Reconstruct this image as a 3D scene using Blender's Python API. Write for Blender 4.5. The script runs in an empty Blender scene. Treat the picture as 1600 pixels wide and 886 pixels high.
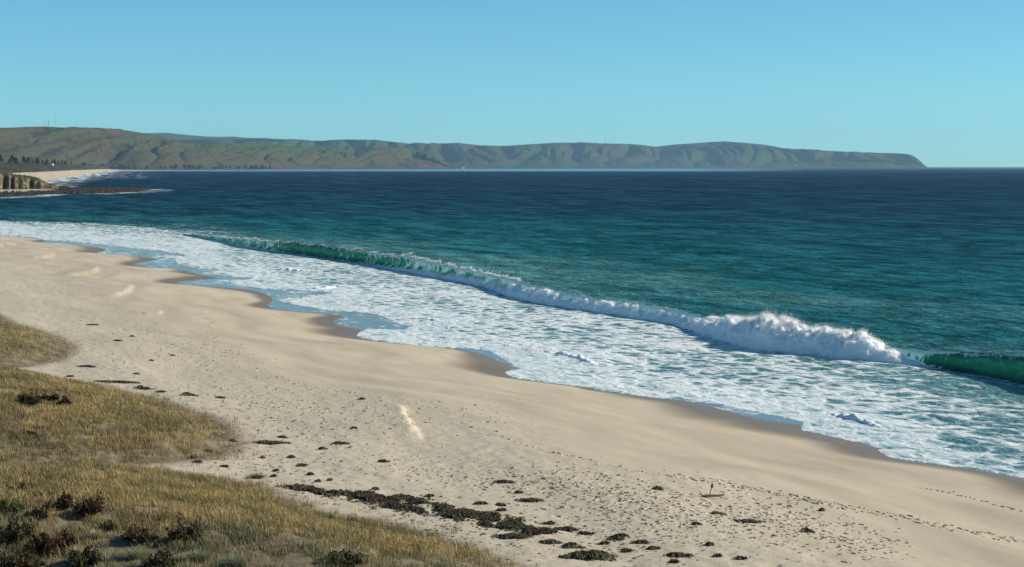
import bpy, math, random
import numpy as np
from mathutils import Vector

random.seed(7)
RNG = np.random.default_rng(7)
S = bpy.context.scene
COL = S.collection

# ------------------------------------------------------------------ camera, sky, sun, exposure
H = 15.0                      # camera height above the sea
F = 2985.0                    # focal length in pixels of a 1600 px wide picture
HOR = 261.0
PITCH = math.atan((443.0 - HOR) / F)
cam = bpy.data.cameras.new('camera')
cam.sensor_width = 36.0
cam.lens = 36.0 * F / 1600.0
cam.clip_start = 0.5
cam.clip_end = 200000.0
cam_o = bpy.data.objects.new('camera', cam)
COL.objects.link(cam_o)
cam_o.location = (0, 0, H)
cam_o.rotation_euler = (math.pi / 2 - PITCH, 0, 0)
S.camera = cam_o

SUN_AZ, SUN_EL = math.radians(84), math.radians(28)
w = bpy.data.worlds.new('World'); S.world = w; w.use_nodes = True
wn = w.node_tree.nodes; wl = w.node_tree.links
wn.clear()
sky = wn.new('ShaderNodeTexSky'); sky.sky_type = 'NISHITA'; sky.sun_disc = False
sky.sun_elevation = SUN_EL; sky.sun_rotation = SUN_AZ
sky.altitude = 0; sky.air_density = 0.62; sky.dust_density = 0.15; sky.ozone_density = 4.0
tint = wn.new('ShaderNodeMix'); tint.data_type = 'RGBA'; tint.blend_type = 'MULTIPLY'
tint.inputs[0].default_value = 1.0
tint.inputs[7].default_value = (0.57, 1.0, 0.95, 1)
bg = wn.new('ShaderNodeBackground'); bg.inputs[1].default_value = 0.110
wo = wn.new('ShaderNodeOutputWorld')
wl.new(sky.outputs[0], tint.inputs[6]); wl.new(tint.outputs[2], bg.inputs[0]); wl.new(bg.outputs[0], wo.inputs[0])

sun = bpy.data.lights.new('sun', 'SUN'); sun.energy = 5.0; sun.angle = math.radians(0.5)
sun.color = (1.0, 0.92, 0.76)
sun_o = bpy.data.objects.new('sun', sun); COL.objects.link(sun_o)
SD = Vector((math.cos(SUN_EL) * math.sin(SUN_AZ), math.cos(SUN_EL) * math.cos(SUN_AZ), math.sin(SUN_EL)))
sun_o.rotation_euler = (-SD).to_track_quat('-Z', 'Y').to_euler()
sun_o.location = (200, 60, 120)

S.view_settings.view_transform = 'Standard'; S.view_settings.look = 'None'
S.view_settings.gamma = 1.0; S.view_settings.use_curve_mapping = False
S.view_settings.exposure = 0.25
S.render.engine = 'CYCLES'
S.cycles.use_denoising = True
S.cycles.max_bounces = 6; S.cycles.diffuse_bounces = 3; S.cycles.glossy_bounces = 3
S.cycles.transparent_max_bounces = 8; S.cycles.volume_bounces = 1
S.cycles.caustics_reflective = False; S.cycles.caustics_refractive = False

# ------------------------------------------------------------------ maths helpers
CP, SP_ = math.cos(PITCH), math.sin(PITCH)

def raydir(px, py):
    px = np.asarray(px, float); py = np.asarray(py, float)
    r = (px - 800.0) / F; u = -(py - 443.0) / F
    return r, CP + u * SP_, -SP_ + u * CP

def unproj(px, py, z=0.0):
    """ground point that a pixel of the photograph shows, at height z"""
    rx, ry, rz = raydir(px, py)
    t = (z - H) / rz
    return np.stack([rx * t, ry * t], -1)

def height_of(py, D):
    """height seen at picture row py at forward distance D"""
    _, ry, rz = raydir(800.0, py)
    return H + rz / ry * D

def side_of(px, D):
    """sideways position of picture column px at forward distance D (near the horizon)"""
    return (np.asarray(px, float) - 800.0) / F * D * 1.0019

def smooth(a, b, x):
    t = np.clip((x - a) / (b - a), 0, 1)
    return t * t * (3 - 2 * t)

def _hash(ix, iy, iz, seed):
    h = (ix * 374761393 + iy * 668265263 + iz * 2147483647 + seed * 1274126177) & 0xFFFFFFFF
    h = ((h ^ (h >> 13)) * 1274126177) & 0xFFFFFFFF
    h = ((h ^ (h >> 16)) * 2246822519) & 0xFFFFFFFF
    return ((h ^ (h >> 15)) & 0xFFFFFF) / float(0xFFFFFF)

def noise2(x, y, seed=0):
    x = np.asarray(x, float); y = np.asarray(y, float)
    xf = np.floor(x); yf = np.floor(y)
    ix = xf.astype(np.int64); iy = yf.astype(np.int64)
    fx = x - xf; fy = y - yf
    out = 0
    sx = fx * fx * fx * (fx * (fx * 6 - 15) + 10); sy = fy * fy * fy * (fy * (fy * 6 - 15) + 10)
    for dx in (0, 1):
        for dy in (0, 1):
            a = _hash(ix + dx, iy + dy, 0, seed) * 2 * math.pi
            g = np.cos(a) * (fx - dx) + np.sin(a) * (fy - dy)
            out = out + g * (sx if dx else 1 - sx) * (sy if dy else 1 - sy)
    return out * 1.4

def noise3(x, y, z, seed=0):
    xf = np.floor(x); yf = np.floor(y); zf = np.floor(z)
    ix = xf.astype(np.int64); iy = yf.astype(np.int64); iz = zf.astype(np.int64)
    fx = x - xf; fy = y - yf; fz = z - zf
    sx = fx * fx * (3 - 2 * fx); sy = fy * fy * (3 - 2 * fy); sz = fz * fz * (3 - 2 * fz)
    out = 0
    for dx in (0, 1):
        for dy in (0, 1):
            for dz in (0, 1):
                out = out + _hash(ix + dx, iy + dy, iz + dz, seed) * (sx if dx else 1 - sx) * (sy if dy else 1 - sy) * (sz if dz else 1 - sz)
    return out * 2 - 1

def fbm2(x, y, octv=4, seed=0, gain=0.5):
    a, s, o = 1.0, 0.0, 0.0
    for k in range(octv):
        o = o + a * noise2(x * 2 ** k + 17.3 * k, y * 2 ** k - 9.1 * k, seed + k); s += a; a *= gain
    return o / s

def catmull(pts, n=4):
    P = np.asarray(pts, float)
    P = np.vstack([2 * P[0] - P[1], P, 2 * P[-1] - P[-2]])
    out = []
    for i in range(1, len(P) - 2):
        for k in range(n):
            t = k / n
            p0, p1, p2, p3 = P[i - 1], P[i], P[i + 1], P[i + 2]
            out.append(0.5 * ((2 * p1) + (-p0 + p2) * t + (2 * p0 - 5 * p1 + 4 * p2 - p3) * t * t + (-p0 + 3 * p1 - 3 * p2 + p3) * t ** 3))
    out.append(P[-2])
    return np.array(out)

def polydist(x, y, P, closed=False, cap=None):
    """distance to a polyline, and the nearest segment's side (+ left) and running length; no farther than cap"""
    sh = np.shape(x)
    x = np.ravel(x).astype(np.float64); y = np.ravel(y).astype(np.float64)
    order = None
    if cap is not None and len(x) > 2000:
        order = np.argsort(y); x = x[order]; y = y[order]
    best = np.full(x.shape, 1e18 if cap is None else float(cap) ** 2); side = np.ones(x.shape); along = np.zeros(x.shape)
    Q = np.vstack([P, P[:1]]) if closed else P
    L = 0.0
    for (ax, ay), (bx, by) in zip(Q[:-1], Q[1:]):
        dx, dy = bx - ax, by - ay
        l2 = dx * dx + dy * dy
        if l2 < 1e-12: continue
        if order is not None:
            lo, hi = np.searchsorted(y, [min(ay, by) - cap, max(ay, by) + cap])
            sl = slice(lo, hi)
        else: sl = slice(None)
        vx = x[sl] - ax; vy = y[sl] - ay
        t = np.clip((vx * dx + vy * dy) / l2, 0, 1)
        d2 = (vx - t * dx) ** 2 + (vy - t * dy) ** 2
        m = np.nonzero(d2 < best[sl])[0]
        l = math.sqrt(l2)
        if len(m):
            k = m + (lo if order is not None else 0)
            best[k] = d2[m]
            side[k] = (dx * vy[m] - dy * vx[m])
            along[k] = L + t[m] * l
        L += l
    best = np.sqrt(best); side = np.sign(side)
    if order is not None:
        b2 = np.empty_like(best); s2 = np.empty_like(side); a2 = np.empty_like(along)
        b2[order] = best; s2[order] = side; a2[order] = along
        best, side, along = b2, s2, a2
    return best.reshape(sh), side.reshape(sh), along.reshape(sh)

def inside(x, y, P):
    sh = np.shape(x)
    x = np.ravel(x); y = np.ravel(y)
    order = np.argsort(y); xs = x[order]; ys = y[order]
    c = np.zeros(xs.shape, bool)
    for (ax, ay), (bx, by) in zip(P, np.roll(P, -1, 0)):
        if ay == by: continue
        lo, hi = np.searchsorted(ys, [min(ay, by), max(ay, by)])
        if hi > lo:
            xi = (bx - ax) * (ys[lo:hi] - ay) / (by - ay) + ax
            c[lo:hi] ^= xs[lo:hi] < xi
    out = np.empty_like(c); out[order] = c
    return out.reshape(sh)

# ------------------------------------------------------------------ object helpers
def mesh_np(name, V, faces, mat=None, parent=None, attrs=None, colors=None, smooth_=True):
    """faces: list of (n,k) int arrays"""
    me = bpy.data.meshes.new(name)
    V = np.asarray(V, np.float32)
    me.vertices.add(len(V)); me.vertices.foreach_set('co', V.ravel())
    loops = np.concatenate([np.asarray(f, np.int32).ravel() for f in faces])
    tot = np.concatenate([np.full(len(f), np.shape(f)[1], np.int32) for f in faces])
    st = np.concatenate([[0], np.cumsum(tot)[:-1]]).astype(np.int32)
    me.loops.add(len(loops)); me.loops.foreach_set('vertex_index', loops)
    me.polygons.add(len(tot)); me.polygons.foreach_set('loop_start', st)
    if smooth_: me.polygons.foreach_set('use_smooth', np.ones(len(tot), bool))
    for k, a in (attrs or {}).items():
        at = me.attributes.new(k, 'FLOAT', 'POINT'); at.data.foreach_set('value', np.ravel(a).astype(np.float32))
    if colors is not None:
        at = me.attributes.new('tone', 'FLOAT_COLOR', 'POINT')
        c4 = np.ones((len(V), 4), np.float32); c4[:, :3] = colors
        at.data.foreach_set('color', c4.ravel())
    me.update(calc_edges=True); me.validate()
    if mat: me.materials.append(mat)
    o = bpy.data.objects.new(name, me); COL.objects.link(o)
    if parent: o.parent = parent
    return o

def grid_faces(r, c, keep=None):
    i = np.arange(r - 1)[:, None] * c + np.arange(c - 1)[None, :]
    q = np.stack([i, i + 1, i + 1 + c, i + c], -1).reshape(-1, 4)
    return q if keep is None else q[keep.reshape(-1)]

def tag(o, label=None, cat=None, group=None, kind=None):
    if label: o['label'] = label
    if cat: o['category'] = cat
    if group: o['group'] = group
    if kind: o['kind'] = kind
    return o

def empty(name, loc):
    o = bpy.data.objects.new(name, None); COL.objects.link(o); o.location = loc
    o.empty_display_size = 0.2
    return o

# ------------------------------------------------------------------ node helpers
class NT:
    def __init__(self, name):
        self.m = bpy.data.materials.new(name); self.m.use_nodes = True
        self.t = self.m.node_tree; self.t.nodes.clear()
        self.out = self.t.nodes.new('ShaderNodeOutputMaterial')
    def n(self, typ, **kw):
        nd = self.t.nodes.new('ShaderNode' + typ)
        for k, v in kw.items(): setattr(nd, k, v)
        return nd
    def l(self, a, b): self.t.links.new(a, b)
    def setin(self, sock, v):
        if hasattr(v, 'is_output'): self.l(v, sock)
        else: sock.default_value = v
    def attr(self, name): return self.n('Attribute', attribute_name=name).outputs['Fac']
    def attrc(self, name): return self.n('Attribute', attribute_name=name).outputs['Color']
    def pos(self): return self.n('NewGeometry').outputs['Position']
    def mapping(self, v, scale=(1, 1, 1), rot=(0, 0, 0)):
        m = self.n('Mapping'); self.l(v, m.inputs[0]); m.inputs['Scale'].default_value = scale; m.inputs['Rotation'].default_value = rot
        return m.outputs[0]
    def noise(self, v, scale, detail=3, rough=0.5, dist=0.0):
        t = self.n('TexNoise'); self.l(v, t.inputs['Vector']); t.inputs['Scale'].default_value = scale
        t.inputs['Detail'].default_value = detail; t.inputs['Roughness'].default_value = rough; t.inputs['Distortion'].default_value = dist
        return t.outputs['Fac']
    def voro(self, v, scale, feature='F1', rnd=1.0):
        t = self.n('TexVoronoi', feature=feature); self.l(v, t.inputs['Vector']); t.inputs['Scale'].default_value = scale
        t.inputs['Randomness'].default_value = rnd
        return t.outputs['Distance']
    def math(self, op, a, b=0.0, c=None, clamp=False):
        m = self.n('Math', operation=op, use_clamp=clamp)
        self.setin(m.inputs[0], a); self.setin(m.inputs[1], b)
        if c is not None: self.setin(m.inputs[2], c)
        return m.outputs[0]
    def rng(self, v, a, b, c=0.0, d=1.0, sm=False):
        m = self.n('MapRange', interpolation_type='SMOOTHSTEP' if sm else 'LINEAR')
        self.setin(m.inputs[0], v); self.setin(m.inputs[1], a); self.setin(m.inputs[2], b); self.setin(m.inputs[3], c); self.setin(m.inputs[4], d)
        return m.outputs[0]
    def mix(self, f, a, b, mode='MIX'):
        m = self.n('Mix', data_type='RGBA', blend_type=mode)
        self.setin(m.inputs[0], f)
        for s, v in ((6, a), (7, b)):
            if isinstance(v, tuple): v = (*v[:3], 1)
            self.setin(m.inputs[s], v)
        return m.outputs[2]
    def ramp(self, f, stops):
        r = self.n('ValToRGB'); self.l(f, r.inputs[0]); e = r.color_ramp.elements
        while len(e) < len(stops): e.new(0.5)
        for el, (p, c) in zip(e, stops): el.position = p; el.color = (*c, 1)
        return r.outputs[0]
    def bump(self, h, strength=0.5, dist=0.1, normal=None):
        b = self.n('Bump'); b.inputs['Strength'].default_value = strength; b.inputs['Distance'].default_value = dist
        self.l(h, b.inputs['Height'])
        if normal: self.l(normal, b.inputs['Normal'])
        return b.outputs[0]
    def pbsdf(self, col, rough=0.8, spec=0.3, normal=None, ior=1.45):
        p = self.n('BsdfPrincipled'); self.setin(p.inputs['Base Color'], (*col, 1) if isinstance(col, tuple) else col)
        self.setin(p.inputs['Roughness'], rough); self.setin(p.inputs['Specular IOR Level'], spec); p.inputs['IOR'].default_value = ior
        if normal: self.l(normal, p.inputs['Normal'])
        return p.outputs[0]
    def mixs(self, f, a, b):
        m = self.n('MixShader'); self.setin(m.inputs[0], f); self.l(a, m.inputs[1]); self.l(b, m.inputs[2]); return m.outputs[0]
    def done(self, sh): self.l(sh, self.out.inputs['Surface']); return self.m

WAVE_ROT = math.atan2(86, 232)      # turns the crest line of the swell onto the Y axis

def mat_sea():
    t = NT('sea_water')
    P = t.pos()
    mp = t.mapping(P, (1, 1, 1), (0, 0, -WAVE_ROT))
    depth, foam, film, mirage = t.attr('depthc'), t.attr('foam'), t.attr('film'), t.attr('mirage')
    wind = t.noise(t.mapping(mp, (0.012, 0.005, 1)), 1.0, 4, 0.6)
    wind2 = t.noise(t.mapping(mp, (0.06, 0.03, 1)), 1.0, 3, 0.6)
    dd = t.math('ADD', depth, t.math('MULTIPLY', t.math('SUBTRACT', wind, 0.5), 0.35))
    dd = t.math('ADD', dd, t.math('MULTIPLY', t.math('SUBTRACT', wind2, 0.5), 0.22))
    col = t.ramp(dd, [(0.0, (0.095, 0.240, 0.240)), (0.14, (0.008, 0.110, 0.125)), (0.40, (0.004, 0.052, 0.080)), (0.70, (0.003, 0.032, 0.066)), (1.0, (0.003, 0.027, 0.060))])
    col = t.mix(mirage, col, (0.12, 0.30, 0.46))  # pale mirage strip below the far hills, painted into the water colour
    col = t.mix(film, col, (0.17, 0.155, 0.13))
    # chop: wind waves of every size, their crests long
    far = t.attr('offing')
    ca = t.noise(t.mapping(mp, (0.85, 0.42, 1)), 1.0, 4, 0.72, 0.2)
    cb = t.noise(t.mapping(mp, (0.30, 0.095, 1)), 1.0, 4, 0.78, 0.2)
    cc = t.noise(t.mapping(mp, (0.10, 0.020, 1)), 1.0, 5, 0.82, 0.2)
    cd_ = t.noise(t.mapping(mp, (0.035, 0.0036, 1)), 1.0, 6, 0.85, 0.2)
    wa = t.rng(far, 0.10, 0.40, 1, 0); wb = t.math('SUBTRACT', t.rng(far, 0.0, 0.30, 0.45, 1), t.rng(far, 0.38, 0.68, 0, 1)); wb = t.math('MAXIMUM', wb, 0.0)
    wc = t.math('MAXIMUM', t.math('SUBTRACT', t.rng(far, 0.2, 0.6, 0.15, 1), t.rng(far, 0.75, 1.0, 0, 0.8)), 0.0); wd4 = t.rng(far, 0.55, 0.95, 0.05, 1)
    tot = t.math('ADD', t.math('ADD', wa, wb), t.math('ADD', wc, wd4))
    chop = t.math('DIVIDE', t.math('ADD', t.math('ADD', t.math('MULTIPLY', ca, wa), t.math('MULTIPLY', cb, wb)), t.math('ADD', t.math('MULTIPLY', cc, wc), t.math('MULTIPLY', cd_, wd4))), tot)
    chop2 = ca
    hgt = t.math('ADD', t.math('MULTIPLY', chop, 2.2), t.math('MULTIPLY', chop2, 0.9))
    still = t.math('SUBTRACT', 1.0, t.math('MAXIMUM', t.math('MULTIPLY', film, 0.99), t.math('MULTIPLY', mirage, 0.6)), clamp=True)
    bw = t.n('Bump'); bw.inputs['Distance'].default_value = 1.0
    t.l(t.math('MULTIPLY', still, 0.8), bw.inputs['Strength']); t.l(hgt, bw.inputs['Height'])
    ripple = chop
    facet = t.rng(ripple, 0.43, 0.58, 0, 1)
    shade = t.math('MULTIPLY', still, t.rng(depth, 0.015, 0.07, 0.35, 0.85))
    col = t.mix(shade, col, t.mix(1.0, col, t.ramp(facet, [(0.0, (0.40, 0.45, 0.50)), (0.5, (0.85, 0.86, 0.88)), (1.0, (1.75, 1.6, 1.55))]), 'MULTIPLY'))  # light and dark sides of the ripples painted into the water colour
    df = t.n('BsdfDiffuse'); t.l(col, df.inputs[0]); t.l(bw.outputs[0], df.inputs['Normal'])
    gl = t.n('BsdfGlossy'); t.l(bw.outputs[0], gl.inputs['Normal']); t.l(t.rng(film, 0, 1, 0.25, 0.07), gl.inputs['Roughness']); gl.inputs[0].default_value = (1, 1, 1, 1)
    refl = t.math('MULTIPLY', t.rng(chop, 0.40, 0.62, 0.01, 0.12, True), t.rng(chop2, 0.3, 0.7, 0.55, 1.45))
    refl = t.math('MAXIMUM', refl, t.rng(depth, 0.03, 0.015, 0.0, 0.22))
    water = t.mixs(t.math('MAXIMUM', refl, t.math('MULTIPLY', film, t.rng(wind2, 0.3, 0.7, 0.36, 0.58))), df.outputs[0], gl.outputs[0])
    # foam lace
    wv = t.n('TexNoise'); t.l(t.mapping(mp, (0.5, 0.4, 1)), wv.inputs['Vector']); wv.inputs['Scale'].default_value = 1.0; wv.inputs['Detail'].default_value = 3
    va = t.n('VectorMath', operation='MULTIPLY_ADD'); t.l(wv.outputs['Color'], va.inputs[0]); va.inputs[1].default_value = (2.2, 3.0, 0); t.l(mp, va.inputs[2])
    net = t.voro(t.mapping(va.outputs[0], (0.62, 0.40, 0)), 1.0, 'DISTANCE_TO_EDGE')
    f1 = t.noise(t.mapping(mp, (0.85, 0.55, 1)), 1.0, 5, 0.62, 0.6)
    f2 = t.noise(t.mapping(mp, (0.10, 0.045, 1)), 1.0, 3, 0.55, 0.8)
    f3 = t.noise(t.mapping(mp, (2.2, 1.4, 1)), 1.0, 3, 0.6, 0.3)
    f4 = t.noise(t.mapping(mp, (0.55, 0.075, 1)), 1.0, 4, 0.6, 0.5)
    pat = t.math('ADD', t.math('ADD', t.math('MULTIPLY', f1, 0.40), t.math('MULTIPLY', f2, 0.20)), t.math('ADD', t.math('MULTIPLY', f3, 0.14), t.math('MULTIPLY', f4, 0.26)))
    pat = t.math('ADD', pat, t.rng(net, 0.0, 0.30, 0.075, -0.055))
    patn = t.rng(pat, 0.37, 0.63)
    thr = t.math('SUBTRACT', 1.0, foam)
    cov = t.rng(t.math('SUBTRACT', patn, thr), -0.26, 0.26, 0, 1, True)
    cov = t.math('MULTIPLY', cov, t.rng(foam, 0.0, 0.06))
    fb = t.bump(t.math('ADD', t.math('MULTIPLY', pat, 1.3), t.math('MULTIPLY', f3, 0.14)), 0.6, 0.55)
    fcol = t.mix(t.rng(patn, 0.2, 0.9), (0.44, 0.56, 0.60), (0.73, 0.76, 0.76))
    fo = t.pbsdf(fcol, 0.85, 0.15, fb)
    return t.done(t.mixs(cov, water, fo))

def mat_wave():
    t = NT('wave_water')
    P = t.pos()
    foam, back, rel = t.attr('foam'), t.attr('back'), t.attr('rel')
    n1 = t.noise(t.mapping(P, (1.2, 1.2, 0.6)), 1.0, 4, 0.6, 0.5)
    n2 = t.noise(t.mapping(P, (4, 4, 2)), 1.0, 3, 0.6)
    col = t.ramp(rel, [(0.0, (0.006, 0.045, 0.055)), (0.45, (0.006, 0.080, 0.075)), (0.8, (0.014, 0.140, 0.135)), (1.0, (0.040, 0.230, 0.225))])  # crest catching the light and shaded foot, painted in by height
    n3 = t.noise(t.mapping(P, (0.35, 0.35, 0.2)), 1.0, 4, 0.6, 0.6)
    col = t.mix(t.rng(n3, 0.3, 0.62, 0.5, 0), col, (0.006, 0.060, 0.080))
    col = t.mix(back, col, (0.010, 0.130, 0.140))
    bw = t.bump(t.math('ADD', n1, t.math('MULTIPLY', n2, 0.12)), 0.45, 0.30)
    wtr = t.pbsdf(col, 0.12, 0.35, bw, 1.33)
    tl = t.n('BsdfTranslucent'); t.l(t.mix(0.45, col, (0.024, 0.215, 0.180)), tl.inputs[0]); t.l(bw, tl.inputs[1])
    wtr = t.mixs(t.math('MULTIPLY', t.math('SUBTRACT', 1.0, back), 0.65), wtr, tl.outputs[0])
    tr = t.n('BsdfTransparent'); tr.inputs[0].default_value = (0.55, 0.95, 0.80, 1)
    wtr = t.mixs(t.math('MULTIPLY', back, 0.5), wtr, tr.outputs[0])
    cov = t.rng(t.math('SUBTRACT', t.math('ADD', t.math('MULTIPLY', n1, 0.6), t.math('MULTIPLY', n2, 0.4)), t.rng(foam, 0, 1, 0.72, 0.28)), -0.05, 0.07, 0, 1, True)
    cov = t.math('MULTIPLY', cov, t.rng(foam, 0.0, 0.08))
    fo = t.pbsdf((0.84, 0.87, 0.87), 0.9, 0.1, t.bump(n2, 0.7, 0.2))
    tf = t.n('BsdfTranslucent'); tf.inputs[0].default_value = (0.75, 0.85, 0.85, 1)
    fo = t.mixs(0.25, fo, tf.outputs[0])
    return t.done(t.mixs(cov, wtr, fo))

def mat_foam():
    t = NT('white_water')
    P = t.pos()
    n = t.noise(P, 3.0, 5, 0.65)
    b = t.bump(n, 0.6, 0.2)
    p = t.n('BsdfPrincipled'); p.inputs['Base Color'].default_value = (0.90, 0.92, 0.92, 1)
    p.inputs['Roughness'].default_value = 0.95; p.inputs['Specular IOR Level'].default_value = 0.05
    p.inputs['Subsurface Weight'].default_value = 0.85; p.inputs['Subsurface Radius'].default_value = (1.0, 1.0, 1.0); p.inputs['Subsurface Scale'].default_value = 0.6
    t.l(b, p.inputs['Normal'])
    return t.done(p.outputs[0])

def mat_sand():
    t = NT('beach_sand')
    P = t.pos()
    wet, grass, rough_ = t.attr('wet'), t.attr('grass'), t.attr('tramp')
    mp = t.mapping(P, (1, 1, 1), (0, 0, -WAVE_ROT))
    a = t.noise(t.mapping(mp, (0.22, 0.05, 1)), 1.0, 4, 0.6, 0.7)
    b = t.noise(P, 1.1, 4, 0.6)
    g = t.noise(P, 40.0, 2, 0.6)
    dry = t.mix(t.rng(a, 0.32, 0.66), (0.44, 0.37, 0.275), (0.59, 0.49, 0.365))
    dry = t.mix(t.rng(b, 0.3, 0.75, 0, 0.35), dry, (0.50, 0.43, 0.31))
    dry = t.mix(t.math('MULTIPLY', rough_, 0.55), dry, (0.50, 0.44, 0.34))
    wetc = (0.200, 0.143, 0.088)
    wfac = t.math('ADD', wet, t.math('MULTIPLY', t.math('SUBTRACT', a, 0.5), t.math('MULTIPLY', wet, 0.7)), clamp=True)
    c = t.mix(wfac, dry, wetc)
    soil = t.mix(t.rng(b, 0.35, 0.65), (0.11, 0.09, 0.055), (0.26, 0.21, 0.14))
    c = t.mix(grass, c, soil)
    bump1 = t.bump(g, 0.25, 0.01)
    bl = t.n('Bump'); bl.inputs['Distance'].default_value = 0.14
    t.l(t.rng(rough_, 0, 1, 0.08, 0.42), bl.inputs['Strength']); t.l(t.noise(t.mapping(P, (2.4, 2.4, 1)), 1.0, 3, 0.6), bl.inputs['Height']); t.l(bump1, bl.inputs['Normal'])
    return t.done(t.pbsdf(c, t.rng(wfac, 0, 1, 0.95, 0.42), t.rng(wfac, 0, 1, 0.15, 0.35), bl.outputs[0]))

def mat_tone(name, rough=0.8, trans=0.0, spec=0.2):
    t = NT(name)
    c = t.attrc('tone')
    p = t.pbsdf(c, rough, spec)
    if trans:
        tl = t.n('BsdfTranslucent'); t.l(c, tl.inputs[0]); p = t.mixs(trans, p, tl.outputs[0])
    return t.done(p)

def mat_hill(name, green, brown, dark, browny, scale=1.0):
    t = NT(name)
    P = t.pos()
    hf = t.attr('rise')
    n1 = t.noise(t.mapping(P, (0.0016 * scale, 0.0016 * scale, 0.004)), 1.0, 5, 0.6, 0.4)
    n2 = t.noise(t.mapping(P, (0.010 * scale, 0.010 * scale, 0.02)), 1.0, 4, 0.65)
    n3 = t.noise(t.mapping(P, (0.05, 0.05, 0.05)), 1.0, 2, 0.6)
    c = t.mix(t.rng(n1, 0.38, 0.62, 0, 1, True), brown, green)
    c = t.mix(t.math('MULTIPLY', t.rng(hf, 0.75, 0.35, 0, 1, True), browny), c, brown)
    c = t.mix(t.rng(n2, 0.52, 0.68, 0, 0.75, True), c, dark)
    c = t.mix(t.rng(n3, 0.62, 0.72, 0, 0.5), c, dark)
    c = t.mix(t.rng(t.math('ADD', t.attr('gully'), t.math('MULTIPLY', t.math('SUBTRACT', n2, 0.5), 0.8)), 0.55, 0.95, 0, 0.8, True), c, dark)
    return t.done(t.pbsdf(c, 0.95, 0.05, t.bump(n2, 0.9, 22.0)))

def mat_rock():
    t = NT('headland_rock')
    P = t.pos()
    sand, reef = t.attr('sandy'), t.attr('reef')
    n = t.noise(t.mapping(P, (0.12, 0.12, 0.35)), 1.0, 5, 0.65)
    n2 = t.noise(P, 0.7, 4, 0.7)
    cl = t.ramp(n, [(0.33, (0.04, 0.030, 0.02)), (0.5, (0.15, 0.115, 0.068)), (0.68, (0.29, 0.225, 0.135))])
    rf = t.ramp(n2, [(0.38, (0.014, 0.012, 0.010)), (0.65, (0.070, 0.052, 0.038))])
    up = t.n('SeparateXYZ'); t.l(t.n('NewGeometry').outputs['Normal'], up.inputs[0])
    cl = t.mix(t.rng(up.outputs[2], 0.72, 0.92), cl, (0.045, 0.045, 0.022))
    c = t.mix(reef, cl, rf)
    c = t.mix(sand, c, (0.52, 0.42, 0.31))
    return t.done(t.pbsdf(c, 0.9, 0.15, t.bump(n2, 0.9, 0.8)))

def mat_far():
    t = NT('far_beach_and_scrub')
    P = t.pos()
    sc = t.attr('scrub')
    n = t.noise(t.mapping(P, (0.02, 0.02, 0.05)), 1.0, 4, 0.65)
    v = t.mix(t.rng(n, 0.4, 0.62), (0.016, 0.020, 0.010), (0.085, 0.068, 0.042))
    m = t.rng(t.math('ADD', sc, t.math('MULTIPLY', t.math('SUBTRACT', n, 0.5), 0.9)), 0.35, 0.60, 0, 1, True)
    c = t.mix(m, (0.52, 0.42, 0.31), v)
    return t.done(t.pbsdf(c, 0.95, 0.1, t.bump(n, 0.8, 4.0)))

def mat_plain(name, col, rough=0.8, var=0.3, scale=4.0):
    t = NT(name)
    n = t.noise(t.pos(), scale, 4, 0.6)
    c = t.mix(t.rng(n, 0.3, 0.7), tuple(k * (1 - var) for k in col), tuple(min(1, k * (1 + var)) for k in col))
    return t.done(t.pbsdf(c, rough, 0.2, t.bump(n, 0.4, 0.05)))

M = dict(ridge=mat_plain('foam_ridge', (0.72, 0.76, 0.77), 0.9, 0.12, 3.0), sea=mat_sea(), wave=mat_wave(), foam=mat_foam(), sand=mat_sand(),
         blade=mat_tone('dune_grass_blade', 0.7, 0.30), leaf=mat_tone('shrub_leaf', 0.7, 0.15),
         weed=mat_tone('seaweed', 0.55, 0.05, 0.3), speck=mat_tone('beach_litter', 0.9),
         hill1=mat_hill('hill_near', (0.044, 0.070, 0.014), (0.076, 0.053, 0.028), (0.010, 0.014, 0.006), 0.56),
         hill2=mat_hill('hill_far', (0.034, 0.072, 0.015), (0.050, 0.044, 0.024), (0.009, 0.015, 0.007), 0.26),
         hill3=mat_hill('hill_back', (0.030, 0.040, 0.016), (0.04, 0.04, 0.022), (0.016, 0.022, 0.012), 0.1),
         rock=mat_rock(), far=mat_far(),
         bark=mat_plain('driftwood_bark', (0.30, 0.235, 0.17), 0.8), stem=mat_plain('shrub_stem', (0.10, 0.07, 0.045)),
         pine=mat_tone('pine_needles', 0.8, 0.1), trunk=mat_plain('pine_trunk', (0.09, 0.065, 0.045)),
         steel=mat_plain('mast_steel', (0.13, 0.13, 0.14), 0.5, 0.1, 0.2),
         wall=mat_plain('house_wall', (0.75, 0.74, 0.70), 0.8, 0.05, 0.5), roof=mat_plain('house_roof', (0.45, 0.44, 0.42), 0.6, 0.1, 0.5),
         pane=mat_plain('house_pane', (0.04, 0.05, 0.06), 0.1, 0.1, 0.5))

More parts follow.
